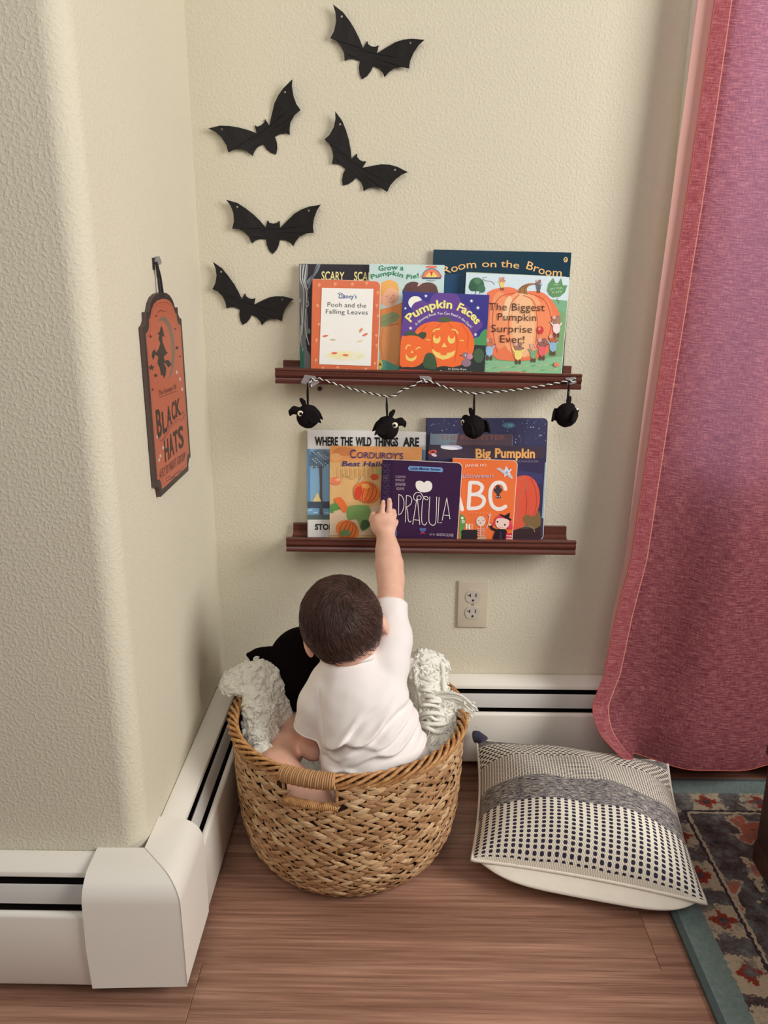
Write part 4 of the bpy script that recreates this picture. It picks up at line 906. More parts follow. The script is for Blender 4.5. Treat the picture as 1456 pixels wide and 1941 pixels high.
M_felt = NT('black_felt', .95, .1); M_felt.color(M_felt.mix(M_felt.noise(M_felt.coord(), 300, 3), rgb((20, 16, 18)), rgb((34, 28, 30)))); M_felt = M_felt.bump(M_felt.noise(M_felt.coord(), 500, 2), .4, .001).mat
def make_bird():
    r = empty('bird_ornament')
    f = Field((-.04, -.04, -.04), (.05, .04, .05), .0016); f.ell((0, 0, 0), (.0240, .0225, .0245), k=0); f.displace(lambda X: np.array([.0012*noise.noise(Vector(x*90)) for x in X])); f.build('body', M_felt, r)
    f = Field((-.0, -.02, -.02), (.05, .02, .03), .0012); f.chain([(.016, 0, .010, .0085), (.028, 0, .0125, .0075), (.0345, 0, .009, .0048), (.0365, 0, .002, .0022)], .004); f.build('beak', M_felt, r)
    f = Field((-.02, -.02, .01), (.03, .02, .05), .0012); f.chain([(.006, 0, .02, .004), (.009, 0, .029, .0046), (.013, 0, .034, .004)], .003); f.build('tuft', M_felt, r)
    for s_ in (1, -1):
        b = MB(); pts = crom([(.004, .008), (-.010, .014), (-.020, .009), (-.026, -.002), (-.0285, -.0105), (-.024, -.009), (-.018, -.009), (-.008, -.010)], 4)
        b.extrude([(q[0], q[1]) for q in pts], (0, s_*.0185, 0), (1, 0, 0), (0, 0, 1), (0, s_, 0), .004); b.build('wing', M_felt, r)
        e = MB(); e.add(*[[(0, 0, 0)], []]); e = MB()
        def dome(rad, h, cx, cy, cz):
            m_ = MB(); m_.grid(lambda u, v: (cx+rad*math.sin(v*PI/2+.0001)*math.cos(2*PI*u), cy+s_*h*math.cos(v*PI/2), cz+rad*math.sin(v*PI/2+.0001)*math.sin(2*PI*u)), 20, 6, True); return m_
        ey = dome(.0060, .0026, .0135, s_*.0178, .0085).build('eye', plain('cream_eye', (240, 232, 205), .4), r, True)
        dome(.0034, .0016, .0125, s_*.0196, .0085).build('pupil', plain('black_pupil', (16, 12, 14), .2), ey, True)
    return r
def copy_tree(o, parent=None):
    c = o.copy(); COL.objects.link(c); c.parent = parent
    for ch in list(o.children): copy_tree(ch, c)
    return c
bird = make_bird()
spots = [((584, 789), (583, 727), 180, 'black felt bird hanging at the left end of the twine, beak to the left'),
         ((734, 811), (733, 754), 8, 'black felt bird on the twine above the white banded book, second from left'),
         ((898, 809), (899, 748), 122, 'black felt bird on the twine in front of the starry book, third from left'),
         ((1074, 787), (1079, 724), 62, 'black felt bird hanging at the right end of the twine')]
for i, (c, top, a, lab) in enumerate(spots):
    o = bird if i == 0 else copy_tree(bird)
    P = at(c[0], c[1], 1, -.1075); o.location = P; o.rotation_euler = (0, 0, math.radians(a)); o.scale = (.98,)*3
    tag(o, lab, 'bird ornament', 'black felt birds on the twine')
for i, o in enumerate([x for x in bpy.data.objects if x.name.startswith('bird_ornament')]):
    c, top, a, lab = spots[i]; T_ = at(top[0], top[1], 1, -.0955); P = Vector(o.location); M_ = Matrix.Rotation(-math.radians(a), 3, 'Z')
    loc = lambda q: np.array(M_@(Vector(q)-P))/.98
    b = MB(); topp = Vector(T_)
    for dx in (-.0013, .0013): b.tube([loc(topp+Vector((0, 0, .001))), loc(topp.lerp(P, .3)+Vector((dx, 0, 0))), loc(P+Vector((dx*.6, 0, .022)))], .0012, 6)
    b.build('hanging_loop', M_felt, o)
P = at(606, 737, 1, 0); r = root('wall_screw', tuple(P), 'dark round screw head on the wall under upper ledge left end', 'screw')
b = MB(); b.grid(lambda u, v: (P[0]+.0048*math.sin(v*PI/2+.001)*math.cos(2*PI*u), -.0005-.004*math.cos(v*PI/2), P[2]+.0048*math.sin(v*PI/2+.001)*math.sin(2*PI*u)), 20, 6, True); put(b.build('head', plain('dark_screw', (56, 44, 58), .4), smooth=True), r)
#@PART3
# ------------------------------------------------------------------ woven basket
BC = np.array([.312, -.291]); BH = .300
PR = [(0, .160), (.012, .181), (.03, .195), (.06, .207), (.10, .2155), (.15, .219), (.20, .222), (.25, .2235), (.31, .226)]
def brad(z): return float(np.interp(z, [p[0] for p in PR], [p[1] for p in PR]))
def bpt(th, z, off=0.0): rr_ = brad(z)+off; return np.array([BC[0]+rr_*math.cos(th), BC[1]+rr_*math.sin(th), z])
HA = (at(535, 1470, 2, .285), at(635, 1490, 2, .285))
H0, H1 = sorted(math.atan2(q[1]-BC[1], q[0]-BC[0]) for q in HA); HZ0, HZ1 = .236, .278
n = NT('woven_seagrass', .62, .3); rnd = n.node('ShaderNodeNewGeometry').outputs['Random Per Island']
fib = n.noise(n.scale(n.coord(), (60, 60, 600)), 1.0, 3)
c0 = n.ramp(rnd, [(0, rgb((166, 124, 84))), (.35, rgb((200, 156, 112))), (.7, rgb((218, 178, 132))), (1, rgb((234, 200, 156)))])
n.color(n.mix(n.step(fib, .35, .7), n.mix(.45, c0, rgb((96, 62, 36))), c0)); n.bump(fib, .5, .0012); M_grass = n.mat
n = NT('rattan_rim', .5, .35); rnd = n.node('ShaderNodeNewGeometry').outputs['Random Per Island']; nz = n.noise(n.coord(), 90, 4)
n.color(n.mix(n.step(nz, .3, .75), n.mix(rnd, rgb((150, 100, 56)), rgb((178, 124, 74))), n.mix(rnd, rgb((206, 154, 96)), rgb((222, 174, 116))))); n.bump(nz, .4, .001); M_rattan = n.mat
M_inner = plain('basket_gap_shade', (70, 44, 28), .9)
r = root('basket', (BC[0], BC[1], 0), 'round woven seagrass basket with a child sitting inside', 'basket')
b = MB()                                                   # leaves of the weave
def leaf3(th, z, L, wd, tilt, lift, tw):
    ns, nc = 8, 6; vs = []; rr_ = brad(z)
    for i in range(ns):
        s_ = i/(ns-1)*2-1; ww = wd*(max(0, 1-abs(s_)**2.6))**.75+.0006
        lx = s_*L/2; bow = lift*(1-s_*s_)-.002
        for k in range(nc):
            q = 2*PI*k/nc; oy = ww*.5*math.cos(q); on = .0016*math.sin(q)*(1-.6*s_*s_)+oy*tw
            x = lx*math.cos(tilt)-oy*math.sin(tilt); y = lx*math.sin(tilt)+oy*math.cos(tilt)
            zz = max(.0018, z+y); vs.append(bpt(th+x/rr_, zz, bow+on+.001))
    fs = [(i*nc+k, i*nc+(k+1) % nc, (i+1)*nc+(k+1) % nc, (i+1)*nc+k) for i in range(ns-1) for k in range(nc)]
    b.add(vs, fs+[tuple(range(nc-1, -1, -1)), tuple((ns-1)*nc+k for k in range(nc))])
rw = random.Random(11); NS = 50; NR = 14; dz = (.272-.008)/(NR-1)
def in_hole(th, z, m=0.0): 
    t = math.atan2(math.sin(th), math.cos(th)); return H0-m < t < H1+m and HZ0-.006 < z < .30
for k in range(NR):
    z = .008+k*dz
    for i in range(NS):
        for s_ in (0, 1):
            th = 2*PI*(i+.5*s_+.25*(k % 2))/NS+rw.uniform(-.008, .008); zz = z+(.0052 if s_ == 0 else -.0048)+rw.uniform(-.0016, .0016)
            if in_hole(th, zz, .015): continue
            leaf3(th, zz, rw.uniform(.040, .050)*min(1, brad(z)/.2), rw.uniform(.0074, .0120), (-.40 if s_ == 0 else .40)+rw.uniform(-.1, .1), rw.uniform(.0035, .006), rw.uniform(-.25, .25))
b.build('weave', M_grass, r, True)
wv = bpy.data.objects['weave']; wv.location = (-BC[0], -BC[1], 0); smooth_by_angle(wv, 60)
b = MB()                                                   # upright stakes
for i in range(NS):
    th = 2*PI*(i+.12)/NS
    if in_hole(th, .25, .02): b.tube([bpt(th, z, .001) for z in (.004, .03, .06, .12, .18, .228)], .0022, 6)
    else: b.tube([bpt(th, z, .001) for z in (.004, .03, .06, .12, .18, .24, .285)], .0022, 6)
o = put(b.build('stakes', M_rattan, smooth=True), r); o['kind'] = 'stuff'
b = MB()                                                   # inner wall and bottom, coloured dark to paint shade in the weave gaps
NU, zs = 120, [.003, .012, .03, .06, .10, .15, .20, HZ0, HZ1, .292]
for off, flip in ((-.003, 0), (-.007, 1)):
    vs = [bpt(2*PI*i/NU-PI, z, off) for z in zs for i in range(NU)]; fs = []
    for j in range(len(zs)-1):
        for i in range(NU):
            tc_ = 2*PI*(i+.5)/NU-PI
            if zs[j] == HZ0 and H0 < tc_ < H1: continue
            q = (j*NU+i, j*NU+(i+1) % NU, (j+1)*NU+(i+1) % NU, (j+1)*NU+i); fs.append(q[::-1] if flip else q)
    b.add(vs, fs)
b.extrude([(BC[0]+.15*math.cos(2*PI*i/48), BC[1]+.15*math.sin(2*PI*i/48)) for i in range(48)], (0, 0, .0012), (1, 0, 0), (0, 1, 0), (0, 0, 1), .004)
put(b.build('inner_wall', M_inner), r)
b = MB()                                                   # braided rim
NB = 6; turns = 15
for s_ in range(NB):
    pts = []
    for i in range(720):
        th = 2*PI*i/720; t = math.atan2(math.sin(th), math.cos(th)); ph = th*turns/1.5+2*PI*s_/NB
        pts.append(bpt(th, BH-.0125+.0125*math.sin(ph), .001+.0074*math.cos(ph)+.0024*math.sin(2*ph)))
    b.tube(pts, .0032, 6, closed=True)
put(b.build('braided_rim', M_rattan, smooth=True), r)
b = MB()                                                   # wrapped handle on the front rim
hp = [bpt(H0+(H1-H0)*i/40, BH-.010, .002) for i in range(41)]; b.tube(hp, .0118, 12)
pts = []; turnsH = 25
for i in range(turnsH*14+1):
    f_ = i/(turnsH*14); th = H0+(H1-H0)*f_; a = 2*PI*turnsH*f_; wob = 1+.04*math.sin(f_*57)
    c = bpt(th, BH-.010, .002); e = np.array([math.cos(th), math.sin(th), 0]); pts.append(c+.0138*wob*(math.cos(a)*e+math.sin(a)*np.array([0, 0, 1.])))
b.tube(pts, .0021, 6); put(b.build('handle', plain('twisted_paper_cord', (186, 142, 96), .7), smooth=True), r)
b = MB(); pts = []
for i in range(30*10+1):                                   # whipped lower edge of the handle opening
    f_ = i/300; th = H0-.01+(H1-H0+.02)*f_; a = 2*PI*30*f_; c = bpt(th, HZ0-.003, -.002); e = np.array([math.cos(th), math.sin(th), 0]); pts.append(c+math.cos(a)*e*.007+math.sin(a)*np.array([0, 0, .0062]))
b.tube(pts, .0019, 5)
for th in (H0-.008, H1+.008): b.tube([bpt(th, z, .0) for z in (HZ0-.004, HZ0+.01, HZ0+.03, HZ1+.006)], .003, 6)
put(b.build('opening_edge', M_rattan, smooth=True), r)

# ------------------------------------------------------------------ toddler
n = NT('toddler_skin', .5, .35); nz = n.noise(n.coord(), 30, 3)
n.color(n.mix(n.step(nz, .3, .7), rgb((222, 172, 148), 1.05), rgb((232, 186, 164), 1.05))); n.b.inputs['Subsurface Weight'].default_value = .12; n.b.inputs['Subsurface Radius'].default_value = (.012, .004, .002); n.bump(n.noise(n.coord(), 500, 2), .08, .0006)
M_skin = n.mat
HC = np.array([.3035, -.330, .507])                        # head centre
rollA, pitA, yawA = math.radians(16), math.radians(-6), math.radians(6)
HR = (Matrix.Rotation(yawA, 3, 'Z') @ Matrix.Rotation(-rollA if False else rollA*-1, 3, 'Y') @ Matrix.Rotation(pitA, 3, 'X'))
HRn = np.array(HR)                                        # head frame: x right, y forward (to the wall), z up
hp_ = lambda x, y, z: HC+HRn@np.array([x, y, z])
child = root('person', (.36, -.38, .05), 'toddler in white tee sitting in the basket, seen from behind, reaching up to a book', 'person')
f = Field((.10, -.56, .03), (.56, -.03, .625), .0030)
f.ell(HC, (.0715, .086, .079), HRn, k=0); f.ell(hp_(0, -.012, -.028), (.060, .062, .050), HRn, .02)
f.ell(hp_(0, .045, -.052), (.050, .040, .042), HRn, .02)   # jaw and cheeks
f.ell(hp_(.028, .062, -.048), (.022, .022, .024), HRn, .012); f.ell(hp_(-.028, .062, -.048), (.022, .022, .024), HRn, .012)
f.ell(hp_(0, .089, -.034), (.008, .009, .008), HRn, .010)  # nose
f.ell(hp_(0, .082, -.061), (.016, .008, .005), HRn, .006)
for s_ in (1, -1):                                         # ears
    f.ell(hp_(s_*.0735, -.004, -.030), (.0075, .0150, .0215), HRn, .006)
f.chain([(*hp_(0, -.020, -.050), .036), (.318, -.338, .425, .036), (.325, -.340, .395, .040)], .015)
f.chain([(.325, -.338, .385, .044), (.345, -.360, .32, .056), (.362, -.372, .22, .064), (.365, -.365, .11, .072)], .02)
f.cap((.30, -.36, .12), .06, (.42, -.36, .12), .06, .03)
# right arm raised to the shelf
SHR, ELR, WRR = (.393, -.312, .432), at(741, 1098, 1, -.188), at(733, 1026, 1, -.128)
f.chain([(.36, -.330, .395, .032), (*SHR, .0315), (*(np.array(SHR)*.5+ELR*.5), .0285), (*ELR, .0250), (*(ELR*.62+WRR*.38), .0262), (*(ELR*.25+WRR*.75), .0225), (*WRR, .0196)], .014)
# left arm hanging down and forward
f.chain([(.285, -.342, .375, .030), (.262, -.346, .345, .029), (.250, -.343, .285, .0255), (.246, -.335, .240, .0240), (.238, -.275, .222, .0235), (.235, -.225, .230, .019), (.232, -.205, .236, .020)], .014)
# legs
f.chain([(.31, -.385, .125, .060), (.245, -.430, .175, .050), (.190, -.405, .215, .042), (.178, -.385, .222, .038), (.186, -.310, .215, .0345), (.196, -.24, .215, .030), (.200, -.19, .216, .023)], .014)
f.chain([(.200, -.19, .216, .022), (.203, -.162, .235, .019), (.206, -.140, .252, .014)], .01)
f.chain([(.40, -.36, .12, .058), (.452, -.300, .165, .046), (.470, -.255, .185, .038), (.450, -.19, .145, .034), (.430, -.15, .10, .023), (.425, -.125, .085, .018)], .014)
# left hand, mostly hidden behind the plush
f.cap((.232, -.205, .236), .018, (.231, -.185, .241), .014, .008)
for k in range(4): f.chain([(.222+.0065*k, -.18, .245, .0055), (.221+.007*k, -.163, .249, .005), (.221+.007*k, -.155, .241, .0045)], .003)
f.chain([(.243, -.195, .242, .0065), (.250, -.182, .249, .005)], .004)
f.build('body', M_skin, child)
bo = bpy.data.objects['body.001'] if 'body.001' in bpy.data.objects and bpy.data.objects['body.001'].parent == child else [c for c in child.children][-1]
L = child.location; bo.location = (-L[0], -L[1], -L[2])
# the reaching hand is grown at a finer grain and welded into the same mesh
g = Field(np.minimum(WRR, at(728, 940, 1, -.06))-.045, np.maximum(WRR, at(728, 940, 1, -.06))+.045, .0013)
def hx(x, y, yy): return at(x, y, 1, yy)
g.chain([(*ELR, .0250), (*(ELR*.62+WRR*.38), .0262), (*(ELR*.25+WRR*.75), .0225), (*WRR, .0196)], .014); g.chain([(*WRR, .0192), (*hx(729, 1008, -.117), .0178)], .006)
g.cap(hx(722, 1000, -.110), .0150, hx(726, 982, -.100), .0118, .010); g.cap(hx(737, 1000, -.110), .0150, hx(738, 984, -.099), .0120, .010)
g.cap(hx(716, 1000, -.107), .0125, hx(714, 984, -.101), .0105, .010)
g.chain([(*hx(722, 986, -.100), .0076), (*hx(724.6, 970, -.0965), .0058), (*hx(726.0, 958, -.0905), .0052), (*hx(726.6, 951.5, -.0835), .0047)], .0018)
g.chain([(*hx(735.5, 986, -.0995), .0078), (*hx(738.2, 968, -.0965), .0060), (*hx(738.6, 955, -.0905), .0054), (*hx(738.0, 947.5, -.0835), .0048)], .0018)
g.chain([(*hx(743, 991, -.100), .0076), (*hx(746.5, 977, -.096), .0060), (*hx(745.5, 970, -.0895), .0056), (*hx(744.5, 968, -.082), .0050)], .0035)
g.chain([(*hx(744, 1002, -.104), .0074), (*hx(749, 992, -.098), .0056), (*hx(750.5, 989, -.090), .0050), (*hx(749.5, 990, -.084), .0045)], .0035)
g.chain([(*hx(711, 998, -.106), .0086), (*hx(706.5, 985, -.097), .0070), (*hx(708, 976, -.089), .0060), (*hx(712, 972, -.082), .0052)], .005)
Vh, Fh = g.mesh()
ax = (WRR-ELR)/np.linalg.norm(WRR-ELR); cut = np.dot(WRR-ax*.030, ax)
me = bo.data; bm = bmesh.new(); bm.from_mesh(me)
# trim the coarse arm end and cap-join with the fine hand: overlap of a few mm inside the forearm
kill = [v for v in bm.verts if np.dot(np.array(v.co), ax) > cut+.004 and np.linalg.norm(np.array(v.co)-WRR) < .07]
bmesh.ops.delete(bm, geom=kill, context='VERTS')
keep = Vh@ax > cut-.004; idx = np.full(len(Vh), -1); nv = []
for i in np.where(keep)[0]: idx[i] = len(nv); nv.append(bm.verts.new(Vector(Vh[i])))
for q in Fh:
    if all(keep[i] for i in q):
        fc = bm.faces.new([nv[idx[i]] for i in q]); fc.smooth = True
bm.to_mesh(me); bm.free(); me.update()
# nails on the visible fingers
b = MB()
for (x, y, yy, s_) in ((726.5, 951.5, -.0890, 1), (738.2, 947.6, -.0890, 1)):
    c = hx(x, y, yy); b.grid(lambda u, v: c+np.array([.0036*math.cos(2*PI*u)*math.sin(v*PI/2+.001), -.0012*math.cos(v*PI/2)+.0004, .0042*math.sin(2*PI*u)*math.sin(v*PI/2+.001)]), 14, 5, True)
put(b.build('fingernails', plain('fingernail', (236, 196, 180), .3), smooth=True), child)
for s_ in (1, -1):
    b = MB(); c = hp_(s_*.027, .0745, -.022)
    b.grid(lambda u, v: c+.0078*np.array([math.cos(2*PI*u)*math.sin(PI*v), math.sin(2*PI*u)*math.sin(PI*v), math.cos(PI*v)]), 16, 9, True); e = put(b.build('eye', plain('eye_white', (240, 236, 230), .2), smooth=True), child)
    b = MB(); d = HRn@np.array([0, 1, 0]); a1 = HRn@np.array([1, 0, 0]); a2 = HRn@np.array([0, 0, 1])
    b.grid(lambda u, v: c+d*(.0070+.0012*math.cos(v*PI/2))+.0042*math.sin(v*PI/2+.001)*(math.cos(2*PI*u)*a1+math.sin(2*PI*u)*a2), 14, 4, True); b.build('iris', plain('brown_iris', (70, 44, 30), .15), e, True)
# hair: a close cap and short strands swirling from the crown
n = NT('dark_brown_hair', .45, .4); rnd = n.node('ShaderNodeNewGeometry').outputs['Random Per Island']
n.color(n.mix(rnd, rgb((58, 39, 35)), rgb((104, 75, 66)))); M_hair = n.mat
hr = (.0745, .089, .0815)
def on_head(d, off=0.0):
    q = np.asarray(d, float); q = q/np.linalg.norm(q); return HC+HRn@(q*(np.array(hr)+off))
def hair_ok(q):   # direction in the head frame: keep off face, ears and nape
    x, y, z = q
    if y > .55 and z < .45: return False
    if y > .2 and z < .1: return False
    if abs(x) > .72 and z < -.12 and y > -.35: return False
    return z > -.70-.10*abs(x) if y < -.2 else z > -.16
b = MB(); N1, N2 = 72, 44; vid = {}; vs = []; fs = []
for j in range(N2+1):
    for i in range(N1):
        a = 2*PI*i/N1; t = PI*j/N2; q = (math.sin(t)*math.cos(a), math.sin(t)*math.sin(a), math.cos(t)); vid[i, j] = len(vs); vs.append(on_head(q, .0005+.0012*noise.noise(Vector(q)*9)))
for j in range(N2):
    for i in range(N1):
        a = 2*PI*(i+.5)/N1; t = PI*(j+.5)/N2
        if hair_ok((math.sin(t)*math.cos(a), math.sin(t)*math.sin(a), math.cos(t))): fs.append((vid[i, j], vid[i, j+1], vid[(i+1) % N1, j+1], vid[(i+1) % N1, j]))
b.add(vs, fs); hs = put(b.build('hair', M_hair, smooth=True), child)
b = MB(); rh = random.Random(3)
wh = HRn.T@(on_plane(664, 1132, HC+np.array([0, -.055, .05]), _f)-HC); wh = wh/np.array(hr); wh /= np.linalg.norm(wh)   # crown whorl
cnt = 0
while cnt < 9000:
    q = np.array([rh.gauss(0, 1) for _ in range(3)]); q /= np.linalg.norm(q)
    if not hair_ok(q): continue
    cnt += 1; pts = []; p_ = q.copy(); Ls = rh.uniform(.014, .030); base = rh.uniform(.0005, .0022); fly = rh.random()
    for i in range(6):
        tt = i/5; pts.append(on_head(p_, base+.0012*math.sin(tt*PI)+(.0035*tt*tt if fly > .93 else .0006*tt)))
        away = p_-wh*np.dot(p_, wh); da = np.linalg.norm(away)+1e-6; away /= da; sw = np.cross(wh, p_); sw /= np.linalg.norm(sw)+1e-6
        k_ = 1.1*math.exp(-da*1.4); dirv = away*(1-.45*k_)+sw*k_+np.array([0, 0, -.22]); dirv -= p_*np.dot(dirv, p_); dirv /= np.linalg.norm(dirv)+1e-9
        dirv += np.array([rh.gauss(0, .10) for _ in range(3)]); p_ = p_+dirv*Ls/5/.08; p_ /= np.linalg.norm(p_)
    w_ = rh.uniform(.00026, .00050); b.tube(pts, [w_, w_*1.1, w_, w_*.9, w_*.6, w_*.15], 3)
st = put(b.build('strands', M_hair, smooth=True), hs); st.location = (0, 0, 0); st['kind'] = 'stuff'
# white shirt
n = NT('white_jersey', .8, .2); n.color(n.mix(n.noise(n.coord(), 8, 3), rgb((232, 224, 220), 1.05), rgb((244, 238, 234), 1.05)))
n.bump(n.noise(n.scale(n.coord(), (900, 900, 900)), 1, 2), .15, .0005); n.b.inputs['Sheen Weight'].default_value = .15; M_shirt = n.mat
f = Field((.18, -.52, .07), (.53, -.19, .54), .0026)
def ring(c, rx, ry, k=.03): f.ell(c, (rx, ry, .06), None, k)
ring((.366, -.385, .135), .100, .083); ring((.368, -.386, .19), .101, .082); ring((.366, -.384, .24), .100, .080); ring((.360, -.378, .285), .097, .076); ring((.352, -.370, .325), .094, .072)
ring((.343, -.360, .362), .088, .066, .02)
f.cap((.285, -.345, .383), .040, (.388, -.322, .416), .042, .03)
f.chain([(.322, -.350, .400, .055), (.317, -.347, .418, .0525)], .02)
f.chain([(.388, -.322, .418, .040), (.397, -.295, .450, .0375), (*(np.array(SHR)*.42+ELR*.58), .0335)], .016)
cuffR = np.array(SHR)*.42+ELR*.58
f.chain([(.283, -.347, .378, .041), (.262, -.349, .345, .0395), (.248, -.347, .300, .0365)], .014)
def folds(X):
    out = np.zeros(len(X)); x, y, z = X[:, 0], X[:, 1], X[:, 2]
    back = np.clip((-y-.33)/.06, 0, 1)*np.clip((.41-z)/.05, 0, 1)*np.clip((x-.27)/.02, 0, 1)
    for (z0, sl, cv, w_, a_) in ((.335, .55, .8, .010, .0058), (.292, .30, 1.2, .008, .0038), (.262, .16, 1.6, .0075, .0045), (.238, .02, 2.0, .008, .0040), (.215, -.06, 2.0, .0075, .0046), (.375, .95, .4, .010, .0046), (.31, .42, .5, .006, .0022)):
        dzz = z-(z0+sl*(x-.36)+cv*(x-.36)**2+.006*np.sin(x*70+z0*90)); out -= 2.1*back*a_*np.exp(-(dzz/(w_*.8))**2)*(.55+.45*np.sin(x*38+z0*60))
        out += 2.0*back*a_*.7*np.exp(-((dzz+w_*1.4)/w_)**2)
    nn = np.array([noise.noise(Vector(q*34)) for q in X]); out += .0016*nn
    seam = np.exp(-(((x-.272)+(z-.33)*.12)/.0022)**2)*np.clip((z-.27)/.03, 0, 1)*np.clip((-y-.33)/.02, 0, 1)*np.clip((.40-z)/.02, 0, 1); out += .0022*seam
    return out
f.displace(folds)
V, F = f.mesh()
# open ends: cut the sleeve tips and the collar, so the cloth ends in clean edges
def cutplane(V, F, p, nrm, rad):
    d = (V-p)@nrm; near = np.linalg.norm(V-p, axis=1) < rad; bad = (d > 0) & near; return F[~bad[F].any(1)]
axR = (ELR-np.array(SHR)); axR /= np.linalg.norm(axR); F = cutplane(V, F, cuffR+axR*.010, axR, .075)
axL = np.array([-.015, .002, -.057]); axL /= np.linalg.norm(axL); F = cutplane(V, F, np.array([.248, -.347, .300])+axL*.012, axL, .06)
nk = np.array([-.05, .30, .95]); nk /= np.linalg.norm(nk)
sh = put(new_mesh_obj('shirt', V, F, M_shirt, smooth=True), child)
bm = bmesh.new(); bm.from_mesh(sh.data); bmesh.ops.delete(bm, geom=[v for v in bm.verts if not v.link_faces], context='VERTS')
for _ in range(6):
    bv = [v for v in bm.verts if v.is_boundary]; new = {}
    for v in bv:
        nb = [e.other_vert(v).co for e in v.link_edges if e.is_boundary]; new[v] = v.co*.5+sum(nb, Vector())/len(nb)*.5
    for v, c in new.items(): v.co = c
loops = [e for e in bm.edges if e.is_boundary]; seen = set(); rims = []
for e in loops:
    if e in seen: continue
    v0 = e.verts[0]; v = e.verts[1]; L_ = [np.array(v0.co), np.array(v.co)]; seen.add(e); cur = e
    while v != v0:
        nx = [k for k in v.link_edges if k.is_boundary and k not in seen]
        if not nx: break
        cur = nx[0]; seen.add(cur); v = cur.other_vert(v); L_.append(np.array(v.co))
    if len(L_) > 20: rims.append(L_[:-1])
bm.to_mesh(sh.data); bm.free()
b = MB()
for L_ in rims: b.tube(L_, .0019, 6, closed=True)
hm = b.build('hem', M_shirt, sh, True)
b = MB()                                                   # ribbed collar band
cc = np.array([.3155, -.346, .4400]); e1 = np.cross(nk, [0, 1, 0]); e1 /= np.linalg.norm(e1); e2 = np.cross(nk, e1)
b.grid(lambda u, v: cc+nk*.005*math.sin(2*PI*v)+(.0500+.0028*math.cos(2*PI*v))*(math.cos(2*PI*u)*e1+math.sin(2*PI*u)*e2), 60, 9, True); b.build('collar', M_shirt, sh, True)

# ------------------------------------------------------------------ black plush with a pointed ear
PC = at(568, 1268, 1, -.175)
n = NT('black_plush', 1.0, .05); n.color(n.mix(n.noise(n.coord(), 200, 2), rgb((12, 8, 9)), rgb((20, 14, 15)))); M_pl = n.bump(n.noise(n.coord(), 700, 2), .3, .001).mat
pl = root('plush_toy', tuple(PC), 'black plush toy with a pointed ear held in front of the toddler in the basket', 'plush toy')
f = Field(PC-.13, PC+.13, .0028); f.ell(PC+np.array([.010, 0, .004]), (.078, .062, .090), None, 0); f.ell(PC+np.array([.02, .0, -.03]), (.062, .055, .062), None, .03); f.ell(PC+np.array([-.004, 0, -.072]), (.024, .022, .022), None, .02)
put(f.build('body', M_pl), pl)
E0, E1 = at(512, 1250, 1, -.170), at(471, 1241, 1, -.185)
f = Field(np.minimum(E0, E1)-.04, np.maximum(E0, E1)+.05, .0022); f.chain([(*(E0+np.array([.022, 0, -.004])), .027), (*E0, .0260), (*(E0*.5+E1*.5), .0185), (*E1, .0050)], .01)
put(f.build('ear', M_pl), pl)
E2 = at(640, 1195, 1, -.165)
f = Field(E2-.06, E2+.06, .0026); f.chain([(*(PC+np.array([.06, 0, .05])), .024), (*E2, .012)], .01); put(f.build('ear', M_pl), pl)

# ------------------------------------------------------------------ white knitted blanket
n = NT('white_chunky_yarn', .9, .15); n.color(n.mix(n.noise(n.coord(), 60, 3), rgb((222, 217, 203), 1.1), rgb((246, 242, 230), 1.1)))
n.bump(n.noise(n.coord(), 260, 3, .7), .7, .003); M_yarn = n.mat
bl = root('blanket', (BC[0], BC[1], .02), 'white chunky knit blanket with fringe lining the basket around the toddler', 'blanket')
f = Field((.03, -.49, .01), (.60, -.06, .42), .0032)
def arc(t, rr_, z): return np.array([BC[0]+rr_*math.cos(math.radians(t)), BC[1]+rr_*math.sin(math.radians(t)), z])
# left: over the rim and down inside
for pts in ([(.072, -.250, .327, .020), (.096, -.243, .335, .026), (.124, -.232, .338, .027), (.146, -.222, .330, .024)],
            [(.124, -.262, .318, .024), (.134, -.282, .285, .030), (.138, -.300, .245, .030), (.146, -.32, .205, .028), (.16, -.34, .165, .030)],
            [(.146, -.232, .310, .028), (.152, -.225, .26, .032), (.155, -.23, .20, .034)], [(.150, -.345, .208, .020), (.165, -.352, .200, .018)], [(.140, -.315, .228, .022), (.158, -.310, .214, .02)]): f.chain(pts, .02)
# bottom pad and back
for t in range(-20, 210, 14): f.chain([(*arc(t, .178, .25), .018), (*arc(t, .180, .15), .020), (*arc(t, .155, .06), .026), (*arc(t, .06, .040), .028)], .02)
for t in range(200, 345, 16): f.chain([(*arc(t, .160, .10), .018), (*arc(t, .14, .05), .022), (*arc(t, .05, .040), .026)], .02)
# right: a thick fold rising behind the shirt
for pts in ([(.442, -.200, .352, .018), (.462, -.192, .356, .019), (.482, -.19, .348, .021), (.496, -.196, .340, .020)],
            [(.455, -.215, .325, .030), (.468, -.225, .29, .034), (.480, -.25, .25, .034), (.482, -.29, .21, .032)],
            [(.484, -.225, .318, .026), (.492, -.25, .285, .026), (.500, -.285, .27, .024), (.500, -.325, .25, .022)], [(.500, -.262, .292, .018), (.522, -.270, .300, .016), (.538, -.276, .302, .012)]): f.chain(pts, .018)
def knit(X):
    a = np.arctan2(X[:, 1]-BC[1], X[:, 0]-BC[0]); L_ = X[:, 2]; u_ = a*.2
    s1 = np.sin(u_*2*PI/.016+np.sin(L_*2*PI/.014)*1.1); s2 = np.sin(L_*2*PI/.014+np.cos(u_*2*PI/.016)*.8)
    nn = np.array([noise.noise(Vector(q*70)) for q in X]); n2 = np.array([noise.noise(Vector(q*150)) for q in X]); return .0022*s1*s2+.0036*nn+.0026*n2
f.displace(knit); kn = put(f.build('knit', M_yarn), bl)
